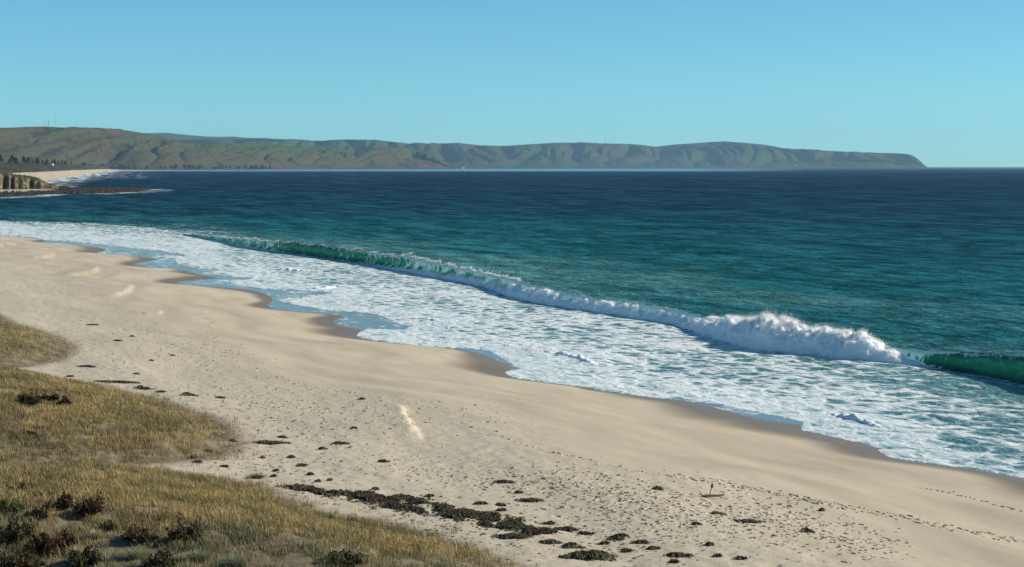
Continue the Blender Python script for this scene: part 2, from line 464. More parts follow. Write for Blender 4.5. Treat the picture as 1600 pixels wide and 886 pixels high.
# ------------------------------------------------------------------ traced lines of the shore (pixels of the photograph -> points on the sea plane)
WATERLINE = [(-1500, 330), (-700, 343), (-300, 352), (-100, 362), (0, 369), (32, 371), (65, 374), (74, 376.3), (62, 378.5), (100, 382), (150, 386.5), (166, 391), (150, 395),
             (175, 399), (225, 402), (246, 405), (226, 409), (210, 412.5), (218, 416), (250, 420), (287, 422.5), (312, 429), (343, 434), (312, 436.5), (278, 440),
             (284, 443.5), (325, 447), (362, 450), (400, 455), (422, 463), (426, 470), (419, 476), (426, 481.5), (459, 486), (498, 489.5), (528, 492), (536, 496), (521, 501),
             (528, 507), (548, 512), (566, 516), (560, 521), (558.5, 525), (565, 528), (598, 534), (656, 540), (695, 543), (732, 548.5), (758, 555), (780, 564), (798, 573), (797, 578), (790.5, 582), (797, 587),
             (814, 592), (872, 599.5), (924, 606), (938, 610.5), (1016, 620.5), (1090, 630.5), (1135, 642), (1180, 653.5), (1220, 660), (1252, 664), (1253, 671), (1267, 675.5),
             (1298, 682), (1343, 692), (1369, 699.5), (1379, 708.5), (1398, 716), (1442, 722.5), (1495, 729.5), (1560, 740), (1600, 748), (1680, 768), (1820, 806), (2100, 890), (2600, 1040), (3300, 1300)]
FOAMLINE = [(-1500, 329), (-700, 342), (-300, 351), (-100, 361), (0, 368), (40, 370.5), (72, 374.5), (100, 376), (150, 381), (225, 389), (275, 395.5), (292, 399), (262, 399.8), (232, 400.8), (260, 403),
            (283, 405), (275, 408.5), (280, 412), (300, 417), (330, 420), (350, 422), (332, 424), (336, 427), (347, 430), (372, 432), (398, 436), (368, 438), (362, 441), (372, 445),
            (392, 447.8), (419, 450.5), (470, 454), (522, 457), (500, 461), (455, 466), (438, 469), (441, 472), (460, 475.5), (498, 481.5), (536, 485.5), (575, 488.5), (600, 494), (616, 501), (636, 511),
            (632, 515), (590, 514.5), (573, 515), (562, 521), (559, 525), (566, 528), (598, 533.6), (656, 539.6), (695, 542.5), (735, 544.5), (758, 546), (780, 556), (806, 572), (812, 577), (791, 581.5), (798, 586.5),
            (815, 591.6), (873, 599), (925, 605.5), (939, 610), (1017, 620), (1075, 626.5), (1120, 632), (1180, 642.5), (1220, 650.5), (1258, 661), (1253.5, 670.8), (1268, 675),
            (1299, 681.6), (1344, 691.6), (1370, 699), (1380, 708), (1399, 715.5), (1443, 722), (1496, 729), (1561, 739.5), (1600, 747.5), (1680, 767.5), (1820, 805.5), (2100, 889), (2600, 1039), (3300, 1299)]
# breaking wave: column, crest row, base row
WAVE = [(285, 366, 368), (300, 366.5, 370), (350, 370.5, 379), (380, 372.5, 385.5), (420, 376.5, 392), (480, 381, 399.5), (550, 391, 409.5), (620, 399, 421), (660, 406, 429), (700, 415, 435.5), (760, 428, 448),
        (800, 437, 462), (850, 449, 473), (900, 460, 481), (950, 468, 489), (1000, 474, 497.5), (1040, 480, 503), (1080, 490, 511), (1120, 500, 522), (1200, 512, 544), (1300, 524, 555), (1350, 532, 561.5), (1400, 541, 566.5),
        (1430, 546, 570), (1500, 550.5, 579), (1560, 555.5, 591), (1600, 557, 600), (1700, 570, 626), (1850, 600, 668), (2050, 650, 730)]
WL = catmull(unproj(*np.array(WATERLINE).T), 3)
FL = catmull(unproj(*np.array(FOAMLINE).T), 3)
_wp = np.array(WAVE)
WB = unproj(_wp[:, 0], _wp[:, 2])
WAVE_H = (_wp[:, 2] - _wp[:, 1]) / (_wp[:, 2] - HOR) * H
WBc = catmull(WB, 4)
# land lies on the left of the shoreline as it runs towards the camera's right... closed shapes for inside tests
LAND = np.vstack([WL, [[300, -200], [-3000, -200], [-3000, WL[0, 1]]]])
FOAMLAND = np.vstack([FL, [[300, -200], [-3000, -200], [-3000, FL[0, 1]]]])

def shore_d(x, y):
    d, _, _ = polydist(x, y, WL, cap=60.0)
    return np.where(inside(x, y, LAND), d, -d)

def base_z(d):
    return np.where(d > 0, 2.7 * (1 - np.exp(-np.maximum(d, 0) / 24.0)), np.maximum(0.10 * d, -3.0))

def ground_pts(px, py, it=6):
    """points of the beach that pixels show (mounds left out)"""
    z = np.full(len(px), 2.0)
    for _ in range(it):
        q = unproj(px, py, z)
        z = base_z(shore_d(q[:, 0], q[:, 1]))
    return q

GRASS_A = [(-700, 430), (-300, 450), (-100, 468), (0, 490), (30, 507), (70, 517), (108, 532), (122, 546), (100, 563), (60, 573), (0, 578), (-200, 580), (-700, 590)]
GRASS_B = [(-700, 597), (-200, 586), (0, 581), (60, 588), (140, 600), (200, 611), (255, 624), (300, 640), (345, 652), (372, 672), (380, 692), (362, 706), (330, 714), (280, 720), (200, 724), (100, 727), (0, 732), (-200, 735), (-700, 745)]
GRASS_C = [(-700, 757), (-200, 745), (0, 739), (100, 735), (220, 731), (300, 738), (400, 752), (450, 772), (510, 795), (600, 812), (700, 836), (770, 862), (815, 886), (860, 925), (900, 1000), (-700, 1000)]
GA, GB, GC = [catmull(ground_pts(*np.array(g, float).T), 2) for g in (GRASS_A, GRASS_B, GRASS_C)]

def grass_in(x, y):
    """metres inside the grass (negative outside)"""
    out = np.full(np.shape(x), -1e9)
    for g in (GA, GB, GC):
        d, _, _ = polydist(x, y, g, True, cap=40.0)
        out = np.maximum(out, np.where(inside(x, y, g), d, -d))
    return out

SCARPS = [([(629, 634), (632, 648), (644, 667), (662, 690)], 0.27), ([(208, 446), (203, 455), (190, 461), (165, 465)], 0.26), ([(155, 417), (150, 422), (130, 427), (100, 431)], 0.26),
          ([(86, 396), (80, 400), (50, 404)], 0.26), ([(25, 381), (15, 383), (-15, 385)], 0.32), ([(253, 487), (250, 493), (235, 494)], 0.16)]
SC = [(catmull(ground_pts(*np.array(p, float).T), 4), a) for p, a in SCARPS]

def beach_z(x, y, full=False):
    d = shore_d(x, y)
    z = base_z(d)
    land = smooth(0.3, 6, d)
    cr, sr = math.cos(WAVE_ROT), math.sin(WAVE_ROT)
    u = x * cr + y * sr; v = -x * sr + y * cr          # u across the beach, v along it
    z = z + land * (0.36 * fbm2(u / 13, v / 34, 3, 5) + 0.07 * fbm2(u / 3.5, v / 9, 3, 9))
    tramp = smooth(13, 24, d + 6 * fbm2(u / 12, v / 25, 3, 21))
    z = z + tramp * 0.05 * fbm2(u / 0.9, v / 0.9, 2, 31)
    for ln, a in SC:
        c = ln.mean(0)
        m = (np.abs(x - c[0]) < 25) & (np.abs(y - c[1]) < 40)
        if not m.any(): continue
        dd, sd, al = polydist(x[m], y[m], ln)
        L = np.linalg.norm(np.diff(ln, axis=0), axis=1).sum()
        end = smooth(0, 0.25 * L, al) * smooth(0, 0.2 * L, L - al)
        up = np.exp(-dd / 5.0) * smooth(-0.3, 0.3, -sd * dd * 1.0 + 0.22 * noise2(x[m] * 1.9, y[m] * 1.3, 3))
        z[m] = z[m] + a * end * up
    g = grass_in(x, y)
    gi = np.maximum(g, 0)
    z = z + 2.6 * (1 - np.exp(-gi / 13.0)) * smooth(0, 3, gi) * (1 + 0.25 * fbm2(x / 6, y / 9, 3, 41)) + smooth(0, 1.5, g) * 0.12 * fbm2(x / 1.1, y / 1.1, 3, 44)
    if full: return z, d, g, tramp, u, v
    return z

RX0, RY0, RST = -110.0, 30.0, 0.4
_rx = np.arange(RX0, 80.0, RST); _ry = np.arange(RY0, 440.0, RST)
RZ = None
def raster():
    global RZ
    a, b = np.meshgrid(_rx, _ry)
    z, d, g, t, u, v = beach_z(a, b, True)
    RZ = (z, d, g)
def look(x, y, k=0):
    """height (0), metres from the water (1) or metres inside the grass (2), off the raster"""
    fx = np.clip((x - RX0) / RST, 0, len(_rx) - 1.001); fy = np.clip((y - RY0) / RST, 0, len(_ry) - 1.001)
    ix = fx.astype(int); iy = fy.astype(int); fx = fx - ix; fy = fy - iy
    R_ = RZ[k]
    return (R_[iy, ix] * (1 - fx) + R_[iy, ix + 1] * fx) * (1 - fy) + (R_[iy + 1, ix] * (1 - fx) + R_[iy + 1, ix + 1] * fx) * fy
raster()

# ------------------------------------------------------------------ beach
pxs = np.concatenate([np.linspace(-1300, -120, 60)[:-1], np.arange(-120, 1720, 2.6), np.linspace(1722, 2700, 60)])
pys = np.concatenate([np.linspace(340, 366, 20)[:-1], np.arange(366, 895, 1.25), np.linspace(896, 1500, 60)])
gx, gy = np.meshgrid(pxs, pys)
q = unproj(gx, gy, np.clip((gy - 366) / 200, 0, 1) * 2.0)
bz, bd, bgr, btr, bu, bv = beach_z(q[..., 0], q[..., 1], True)
wwid = 4.2 + 3.4 * fbm2(bv / 22, bu * 0 + 3.3, 2, 61) * 2
wet = 1 - smooth(0.35, 1.0, np.maximum(bd, 0) / np.maximum(wwid, 1.6))
for _c, _a in ((9.5, .16), (14.5, .13), (20.0, .10)):
    wet = np.maximum(wet, _a * np.exp(-((bd - _c - 3.2 * fbm2(bv / 16, bu * 0 + _c, 3, 67)) / 1.1) ** 2))
keep = bd > -14
kf = (keep[:-1, :-1] | keep[1:, 1:])
beach = mesh_np('beach', np.dstack([q, bz]).reshape(-1, 3), [grid_faces(*gx.shape, kf)], M['sand'],
                attrs=dict(wet=wet, grass=smooth(-0.8, 0.8, bgr), tramp=btr))
tag(beach, 'wide pale sandy beach with scalloped waterline', kind='structure')

def beach_at(px, py, it=10):
    """beach point (x, y, z) that a pixel shows, mounds included"""
    px = np.atleast_1d(np.asarray(px, float)); py = np.atleast_1d(np.asarray(py, float))
    z = np.full(len(px), 2.5)
    for _ in range(it):
        p = unproj(px, py, z)
        z = 0.4 * z + 0.6 * look(p[:, 0], p[:, 1])
    p = unproj(px, py, z)
    return np.column_stack([p, look(p[:, 0], p[:, 1])])

# ------------------------------------------------------------------ sea
sxs = np.concatenate([np.linspace(-2600, -150, 70)[:-1], np.arange(-150, 1760, 2.6), np.linspace(1762, 4200, 70)])
sys_ = np.concatenate([HOR + np.array([0.25, 0.6, 1.0, 1.6, 2.2, 2.9, 3.6, 4.3, 5.0]), np.arange(HOR + 6, 395, 1.0), np.arange(395, 765, 1.3), np.linspace(766, 1500, 50)])
sx, sy = np.meshgrid(sxs, sys_)
sq = unproj(sx, sy)
X, Y = sq[..., 0], sq[..., 1]
near = Y < 2500
sd = np.full(X.shape, -60.0); fd = np.full(X.shape, -80.0); wd = np.full(X.shape, 4000.0)
xn, yn = X[near], Y[near]
sd[near] = shore_d(xn, yn)
t_, _, _ = polydist(xn, yn, FL, cap=80.0); fd[near] = np.where(inside(xn, yn, FOAMLAND), t_, -t_)
# seaward distance from the line of the breaking wave, the line run on at both ends
e0 = WBc[0] + (WBc[0] - WBc[6]) / np.linalg.norm(WBc[0] - WBc[6]) * np.array([[2500.0]]) ; e0 = WBc[0] + np.array([-1400.0, 900.0])
e1 = WBc[-1] + (WBc[-1] - WBc[-8]) / np.linalg.norm(WBc[-1] - WBc[-8]) * 400.0
WX = np.vstack([e0, WBc, e1])
t_, s_, al_ = polydist(xn, yn, WX)
wdn = np.where(s_ > 0, t_, -t_)                   # + on the seaward side
wd[near] = wdn
cr, sr = math.cos(WAVE_ROT), math.sin(WAVE_ROT)
U = X * cr + Y * sr; Vv = -X * sr + Y * cr
ncl = fbm2(U / 40, Vv / 90, 3, 71)
depthc = 0.08 + 0.92 * (1 - np.exp(-np.maximum(wd, 0) / 230.0)) * smooth(0, 40, wd + 30)
depthc = np.where(wd < 0, 0.02, depthc)
depthc = np.clip(depthc * 0.62 + 0.38 * smooth(400, 2600, Y) * np.clip(wd / 200, 0, 1), 0, 1)
# foam cover
wdj = wd + 4 * ncl
inshore = smooth(0.5, -1.0, fd)                   # seaward of the foam line
fm = np.where(wd < 1.0, 0.48 + 0.38 * smooth(10, 1.0, -fd) + 0.18 * ncl, 0.0) * inshore
# sparse water under the green face at the right, thick foam farther on
rightgap = smooth(1250, 1500, sx) * smooth(-14, -4, wd)
fm = fm * (1 - 0.75 * rightgap)
fm = fm * (1 - 0.35 * smooth(1380, 1600, sx) * smooth(-30, -10, wd))
# left, past the end of the wave: foam fading seawards
top_l = np.interp(sx, [-400, 0, 60, 150, 230, 300, 350, 400], [322, 333, 340, 346, 352, 358, 366, 372])
lf = smooth(-3, 26, sy - top_l) * smooth(420, 330, sx)
fm = np.maximum(fm * smooth(300, 380, sx), (0.24 + 0.50 * lf) * smooth(0, 6, sy - top_l + 8 * ncl) * smooth(430, 330, sx) * inshore * (wd < 60))
edge = np.exp(-((np.abs(fd) - 0.25) / 0.35) ** 2) * (fd < 0.1)
fm = np.maximum(fm, 0.97 * edge * (near))
# thin streaks just behind the wave
fm = np.maximum(fm, np.where((wd > 0) & (wd < 14), 0.20 * smooth(14, 2, wd), 0) * smooth(330, 420, sx) * smooth(900, 700, sx))
fm = np.maximum(fm, np.where((wd > 0), 0.22 * np.exp(-wd / 30), 0) * smooth(420, 300, sx) * near)
film = smooth(-0.4, 0.2, fd) * smooth(2.0, 0.5, sd) * near
fm = np.maximum(fm, np.clip(0.08 + 0.5 * fbm2(U / 3.0, Vv / 9.0, 3, 73), 0, 0.55) * film)
# surf round the reef and along the far beach
REEF_FRONT = unproj(*np.array([(-200, 314), (0, 309), (30, 308), (62, 306), (94, 304), (150, 303), (190, 301.5), (219, 300), (242, 297.8), (262, 297.6)], float).T)
REEF_BACK = unproj(*np.array([(242, 297.2), (219, 294.8), (180, 294.2), (110, 292.6), (85, 290.5)], float).T)
FARLINE = unproj(*np.array([(-300, 300), (20, 290), (60, 284.3), (90, 280.5), (112, 277), (130, 273.6), (145, 271), (165, 268.2), (190, 266.4)], float).T)
nr = (Y > 800) & (Y < 12000)
d1, _, _ = polydist(X[nr], Y[nr], REEF_FRONT); d2, _, _ = polydist(X[nr], Y[nr], REEF_BACK); d3, _, _ = polydist(X[nr], Y[nr], FARLINE)
j = 0.45 + 1.3 * noise2(X[nr] / 12, Y[nr] / 60, 77)
fm[nr] = np.maximum(fm[nr], np.maximum(0.62 * smooth(14, 3, d1) * np.clip(j, 0, 1.2), 0.60 * smooth(18, 4, d2) * np.clip(j, 0, 1)))
fm[nr] = np.maximum(fm[nr], 0.9 * smooth(60, 5, d3) * np.clip(j, 0.2, 1) + 0.25 * smooth(160, 60, d3) * smooth(2100, 3000, Y[nr]) * np.clip(j, 0, 1))
mirage = smooth(6000, 7600, Y) * smooth(1300, 1050, sx + 40 * noise2(sx / 60, sy * 0, 4))
# relief
fadeD = smooth(420, 120, Y)
offs = smooth(0, 6, -sd)
sz = offs * fadeD * (0.10 * fbm2(U / 2.2, Vv / 4.5, 3, 81) + 0.16 * fbm2(U / 8, Vv / 22, 2, 85))
sz = sz + smooth(6, 45, wd) * smooth(900, 200, Y) * 0.30 * np.sin(wd / 34 * 2 * math.pi / 2 + 2.5 * ncl)
sz = sz + np.clip(fm, 0, 1) * offs * fadeD * 0.06 * fbm2(U / 0.8, Vv / 1.3, 2, 89)
sz = sz + 0.03 * smooth(0.3, -0.3, fd) * (sd > -60) * near
# a little bore in the swash
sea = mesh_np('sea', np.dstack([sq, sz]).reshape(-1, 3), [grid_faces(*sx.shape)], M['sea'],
              attrs=dict(depthc=depthc, foam=np.clip(fm, 0, 1), film=film, mirage=mirage, offing=np.clip(np.log(np.maximum(Y, 90) / 90) / np.log(3000 / 90), 0, 1)))
tag(sea, kind='structure')

# ------------------------------------------------------------------ breaking wave
def resample(P, step, extra):
    seg = np.linalg.norm(np.diff(P, axis=0), axis=1)
    L = np.concatenate([[0], np.cumsum(seg)])
    s = np.arange(0, L[-1], step)
    out = np.stack([np.interp(s, L, P[:, k]) for k in (0, 1)], -1)
    ex = [np.interp(s, L, e) for e in extra]
    return out, s, ex

pxc = catmull(np.column_stack([_wp[:, 0], WAVE_H]), 4)
wp, ws, (wpx, wh) = resample(WBc, 0.16, [pxc[:, 0], pxc[:, 1]])
tan = np.gradient(wp, axis=0); tan /= np.linalg.norm(tan, axis=1)[:, None]
for _ in range(40): tan = (np.roll(tan, 1, 0) + tan + np.roll(tan, -1, 0)) / 3 if False else tan
k_ = np.ones(41) / 41
tan = np.column_stack([np.convolve(np.pad(tan[:, i], 20, 'edge'), k_, 'valid') for i in (0, 1)])
tan /= np.linalg.norm(tan, axis=1)[:, None]
nrm = np.column_stack([tan[:, 1], -tan[:, 0]])         # to the shore
if (nrm[:, 0].mean()) > 0: nrm = -nrm

wave_root = empty('breaking_wave', (float(wp[len(wp) // 2, 0]), float(wp[len(wp) // 2, 1]), 0.0))
tag(wave_root, 'long green wave breaking into white water along the beach', 'wave')
WR = np.array(wave_root.location)

# profile of the unbroken wave: u (towards the shore, in heights), z (in heights)
def wave_profile(curl):
    up = np.array([-5.5, -4.2, -3.2, -2.3, -1.6, -1.05, -0.62, -0.30, -0.08, 0.10, 0.22, 0.28, 0.26, 0.17, 0.06, -0.02, -0.04, 0.00, 0.10, 0.27, 0.52, 0.85])
    zp = np.array([-0.10, 0.02, 0.10, 0.24, 0.44, 0.66, 0.84, 0.95, 1.0, 0.99, 0.93, 0.85, 0.79, 0.72, 0.62, 0.50, 0.38, 0.26, 0.15, 0.07, 0.01, -0.06])
    us = np.array([-5.5, -4.2, -3.2, -2.3, -1.6, -1.05, -0.62, -0.30, -0.12, -0.02, 0.04, 0.09, 0.12, 0.16, 0.20, 0.25, 0.30, 0.36, 0.44, 0.55, 0.70, 0.92])
    zs = np.array([-0.10, 0.02, 0.10, 0.24, 0.44, 0.66, 0.84, 0.95, 0.99, 0.99, 0.96, 0.90, 0.84, 0.76, 0.67, 0.56, 0.45, 0.33, 0.21, 0.11, 0.02, -0.06])
    return us + (up - us) * curl, zs + (zp - zs) * curl

NP = 66
tt = np.linspace(0, 21, NP)
curl = np.interp(wpx, [285, 380, 430, 520, 600, 680, 760, 820, 1400, 1470, 1560, 1620, 2050], [0.1, 0.3, 0.55, 0.7, 0.8, 0.8, 0.5, 0.1, 0.1, 0.02, 0.12, 0.22, 0.3])
curl = np.clip(curl + 0.35 * noise2(ws / 5.0, ws * 0, 91) * smooth(1480, 1380, wpx), 0, 1.2)
hh = wh * (1 + 0.26 * noise2(ws / 6.5, ws * 0 + 7, 92) * smooth(1500, 1400, wpx) + 0.12 * noise2(ws / 1.6, ws * 0 + 3, 93) * smooth(1500, 1400, wpx) + 0.05 * noise2(ws / 4, ws * 0 + 3, 94))
hh = hh * np.interp(wpx, [285, 780, 820, 1060, 1100, 1400, 1430], [1, 1, 0.92, 0.92, 0.85, 0.85, 1.0])
UU = np.zeros((len(ws), NP)); ZZ = np.zeros((len(ws), NP))
for cval in (0, 1):
    pass
u0, z0 = wave_profile(0); u1, z1 = wave_profile(1)
u0, z0, u1, z1 = [np.interp(tt, np.arange(22), a) for a in (u0, z0, u1, z1)]
UU = (u0[None] + (u1 - u0)[None] * curl[:, None]) * hh[:, None] - 0.55 * hh[:, None]
ZZ = (z0[None] + (z1 - z0)[None] * curl[:, None]) * hh[:, None]
jit = 0.12 * fbm2(ws[:, None] / 1.6, tt[None] / 3.0, 3, 95) * np.clip(ZZ, 0, 1)
WXv = wp[:, 0:1] + nrm[:, 0:1] * (UU + jit); WYv = wp[:, 1:2] + nrm[:, 1:2] * (UU + jit)
ZZ = ZZ + 0.05 * fbm2(WXv / 1.2, WYv / 1.2, 2, 97)
ZZ[:, 0] -= 0.1; ZZ[:, -1] -= 0.05
lip = np.exp(-((tt[None] - 10.5) / 2.0) ** 2)
base = smooth(17.5, 20.5, tt)[None]
lipamt = np.interp(wpx, [285, 340, 380, 430, 480, 520, 600, 660, 720, 780, 1060, 1110, 1400, 1440, 1500, 1600, 2050], [0.5, 0.7, 0.75, 0.35, 0.2, 0.25, 0.55, 0.85, 0.9, 1, 1, 1, 1, 0.85, 0.6, 0.35, 0.3])[:, None]
roll = np.interp(wpx, [285, 340, 420, 460, 520, 600, 640, 700, 770, 790, 1060, 1100, 1400, 1430, 1480, 1600, 2050], [0.25, 0.45, 0.50, 0.22, 0.30, 0.42, 0.6, 0.65, 0.7, 0.85, 0.85, 0.9, 0.85, 0.6, 0.14, 0.04, 0.04])[:, None]
streak = 0.5 + 0.8 * noise2(ws[:, None] / 2.6 + 0.30 * tt[None], ws[:, None] * 0 + 0.1 * tt[None], 98) + 0.5 * noise2(ws[:, None] / 0.8 + 0.4 * tt[None], ws[:, None] * 0 + 0.2 * tt[None], 198)
front = smooth(9.5, 11.5, tt)[None]
wf = np.clip(lip * lipamt * (0.6 + 0.5 * streak) + front * roll * (0.55 + 0.6 * streak) + base * 0.35 * np.minimum(1, roll * 2 + 0.15), 0, 1)
wback = smooth(8.4, 6.5, tt)[None] * np.ones_like(wf)
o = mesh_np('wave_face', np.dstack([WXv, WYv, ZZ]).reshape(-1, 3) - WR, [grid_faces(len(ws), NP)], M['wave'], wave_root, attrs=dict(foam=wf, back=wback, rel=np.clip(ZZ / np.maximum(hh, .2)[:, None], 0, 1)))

# broken water: heaped foam in front of the crest
def foam_roll(name, p0, p1, step, nc, hfac, wide, amp, seed, lead=0.0, e0=0.12, e1=0.08, patchy=0.0):
    P_, s, (ppx, ph) = resample(WBc, step, [pxc[:, 0], pxc[:, 1]])
    m = (ppx >= p0) & (ppx <= p1)
    P_, s, ppx, ph = P_[m], s[m], ppx[m], ph[m]
    Nn = np.stack([np.interp(s, ws, nrm[:, i]) for i in (0, 1)], -1)
    end = np.clip(np.minimum((ppx - p0) / (e0 * (p1 - p0)), (p1 - ppx) / (e1 * (p1 - p0))), 0, 1) ** 0.5
    hf = hfac(ppx) * (0.05 + 0.95 * end)
    hf = hf * (1 + 0.22 * noise2(s / 1.9, s * 0, seed) + 0.14 * noise2(s / 0.7, s * 0 + 5, seed + 1))
    hf = hf * (1 - patchy * smooth(0.15, -0.25, noise2(s / 5.0, s * 0 + 2, seed + 3)))
    a = np.linspace(-0.12, math.pi + 0.12, nc)
    wd_ = wide * (0.45 + 0.55 * np.clip(hf / 2, 0.1, 1.4))
    u = lead - np.cos(a)[None] * -wd_[:, None]            # from the front (a=0) over the top to the back
    u = lead + np.cos(a)[None] * wd_[:, None] - 0.25 * hf[:, None] * np.sin(a)[None]
    z = hf[:, None] * np.sin(a)[None]
    x = P_[:, 0:1] + Nn[:, 0:1] * u; y = P_[:, 1:2] + Nn[:, 1:2] * u
    nx = np.cos(a)[None] * Nn[:, 0:1]; ny = np.cos(a)[None] * Nn[:, 1:2]; nz = np.sin(a)[None] + 0 * x
    disp = 0
    for k, (f_, g_) in enumerate(((0.8, 1.0), (1.9, 0.55), (4.3, 0.30), (9.5, 0.17))):
        disp = disp + g_ * ((0.4 * np.abs(noise3(x * f_, y * f_, z * f_, seed + 11 * k)) * 2 + 0.6 * noise3(x * f_ + 9, y * f_, z * f_, seed + 7 + 11 * k)) - 0.1)
    disp = disp * amp * (0.25 + 0.75 * np.clip(hf / 2, 0, 1.2))[:, None] * (0.2 + 0.8 * end)[:, None]
    x = x + nx * disp; y = y + ny * disp; z = z + nz * disp
    return mesh_np(name, np.dstack([x, y, z]).reshape(-1, 3) - WR, [grid_faces(len(s), nc)], M['foam'], wave_root), (x, y, z, hf, s, nc)

big_h = lambda p: np.interp(p, [1060, 1085, 1120, 1170, 1200, 1225, 1260, 1300, 1340, 1370, 1405, 1450], [0.6, 0.95, 1.2, 1.9, 2.2, 2.0, 1.88, 1.74, 1.5, 1.28, 1.0, 0.35])
mid_h = lambda p: np.interp(p, [775, 800, 840, 900, 950, 1000, 1040, 1080], [0.7, 1.35, 1.25, 1.05, 1.0, 1.15, 0.9, 0.8]) * 0.95
far_h = lambda p: np.interp(p, [590, 640, 680, 720, 790], [0.45, 0.75, 0.8, 0.8, 0.9])
fo_big, g1 = foam_roll('white_water', 1062, 1445, 0.045, 110, big_h, 1.6, 0.55, 201, 0.1, 0.15, 0.22)
fo_mid, g2 = foam_roll('white_water', 770, 1085, 0.08, 60, mid_h, 1.1, 0.48, 231, 0.0, 0.12, 0.08, 0.5)
fo_far, g3 = foam_roll('white_water', 590, 792, 0.12, 36, far_h, 0.8, 0.5, 261, 0.1, 0.8, 0.05, 0.75)

# spray thrown off the top: small drops, far too many to count
def spray(name, g, n, zup, seed, size):
    x, y, z, hf, s, nc = g
    r = np.random.default_rng(seed)
    i = r.choice(len(s), n, p=(hf ** 2) / (hf ** 2).sum()); jn = np.clip((nc * (0.52 + 0.16 * r.standard_normal(n))).astype(int), 2, nc - 3)
    b = np.stack([x[i, jn], y[i, jn], z[i, jn]], -1)
    clump = 0.4 + 1.6 * np.clip(noise2(s[i] / 0.8, s[i] * 0, seed) + 0.35, 0, 1.2)
    up = r.exponential(1.0, n) * zup * hf[i] * clump
    b = b + np.column_stack([r.normal(0, 0.10, n) + 0.5 * up, r.normal(0, 0.10, n), up])
    sz_ = size * (0.4 + r.random(n)) * np.exp(-up / (0.9 * hf[i] + 0.01) * 0.8)
    tet = np.array([[1, 1, 1], [-1, -1, 1], [-1, 1, -1], [1, -1, -1]]) / 1.7
    V = (b[:, None] + tet[None] * sz_[:, None, None] * r.uniform(0.6, 1.4, (n, 1, 3))).reshape(-1, 3)
    f = (np.arange(n) * 4)[:, None, None] + np.array([[0, 1, 2], [0, 3, 1], [0, 2, 3], [1, 3, 2]])[None]
    o = mesh_np(name, V - WR, [f.reshape(-1, 3)], M['foam'], wave_root, smooth_=False); o['kind'] = 'stuff'
    return o
spray('spray', g1, 42000, 0.055, 301, 0.026)
spray('spray', g2, 10000, 0.05, 302, 0.03)
spray('spray', g3, 3000, 0.06, 303, 0.05)
# feathering lip of the unbroken part
ml = (wpx > 330) & (wpx < 800)
lipg = (WXv[ml], WYv[ml], ZZ[ml], np.maximum(hh[ml] * 0.5 * np.clip(lipamt[ml, 0], 0.1, 1), 0.05), ws[ml], NP)
def lip_spray(g, n, seed):
    x, y, z, hf, s, nc = g
    r = np.random.default_rng(seed)
    i = r.choice(len(s), n, p=hf / hf.sum()); jn = (r.normal(30, 2.2, n)).astype(int)
    b = np.stack([x[i, jn], y[i, jn], z[i, jn]], -1)
    cl = np.clip(0.6 * noise2(s[i] / 3.7, s[i] * 0, seed) + 0.5 * noise2(s[i] / 0.9, s[i] * 0, seed + 1) + 0.25, 0.02, 1.0)
    up = r.exponential(1.0, n) * 0.16 * hf[i] * cl
    b = b + np.column_stack([r.normal(0, 0.08, n) + 0.9 * up, r.normal(0, 0.08, n), up])
    sz_ = 0.07 * (0.4 + r.random(n)) * (0.4 + 0.6 * cl)
    tet = np.array([[1, 1, 1], [-1, -1, 1], [-1, 1, -1], [1, -1, -1]]) / 1.7
    V = (b[:, None] + tet[None] * sz_[:, None, None]).reshape(-1, 3)
    f = (np.arange(n) * 4)[:, None, None] + np.array([[0, 1, 2], [0, 3, 1], [0, 2, 3], [1, 3, 2]])[None]
    o = mesh_np('spray', V - WR, [f.reshape(-1, 3)], M['foam'], wave_root, smooth_=False); o['kind'] = 'stuff'
lip_spray(lipg, 9000, 311)

# low bores running in the swash
def bore(pts, h, width, label, seed):
    P = catmull(unproj(*np.array(pts, float).T), 8)
    P, s, _ = resample(P, 0.06, [])
    T = np.gradient(P, axis=0); T /= np.linalg.norm(T, axis=1)[:, None]
    N = np.column_stack([T[:, 1], -T[:, 0]])
    if N[:, 0].mean() > 0: N = -N
    nc = 26
    a = np.linspace(-0.2, math.pi + 0.2, nc)
    L = s[-1]
    hf = 0.6 * h * (np.clip(np.sin(np.pi * np.clip(s / L, 0, 1)), 0, 1) ** 0.6) * (1 + 0.9 * noise2(s / 0.9, s * 0, seed) + 0.3 * noise2(s / 0.25, s * 0, seed + 1))
    u = np.cos(a)[None] * width * (0.5 + 0.5 * hf[:, None] / h); z = np.clip(hf, 0.02, 9)[:, None] * np.sin(a)[None] + 0.02
    x = P[:, 0:1] + N[:, 0:1] * u; y = P[:, 1:2] + N[:, 1:2] * u
    dz = 0.35 * h * noise3(x * 3, y * 3, z * 3, seed + 2) * np.sin(np.clip(a, 0, math.pi))[None]
    c = P[len(P) // 2]
    o = mesh_np('swash_ripple', np.dstack([x, y, z + dz]).reshape(-1, 3) - np.array([c[0], c[1], 0]), [grid_faces(len(s), nc)], M['ridge'])
    o.location = (c[0], c[1], 0)
    tag(o, label, 'small wave', 'low ridges of foam in the swash')
bore([(836, 551), (865, 553), (890, 557), (915, 565), (932, 571)], 0.36, 0.5, 'low dark-fronted ridge of foam in the middle of the swash', 401)
bore([(1292, 646), (1310, 650), (1335, 656), (1352, 660), (1372, 667)], 0.34, 0.45, 'short curling ridge of foam in the swash at the right, nearest the sand', 402)
bore([(645, 497), (660, 498), (678, 501), (690, 504)], 0.25, 0.5, 'thin dark foam ridge beside the rounded tidal pool', 403)
bore([(418, 421), (440, 422), (470, 424), (500, 424)], 0.35, 0.6, 'bright foam ridge in the far swash beneath the green curl', 404)
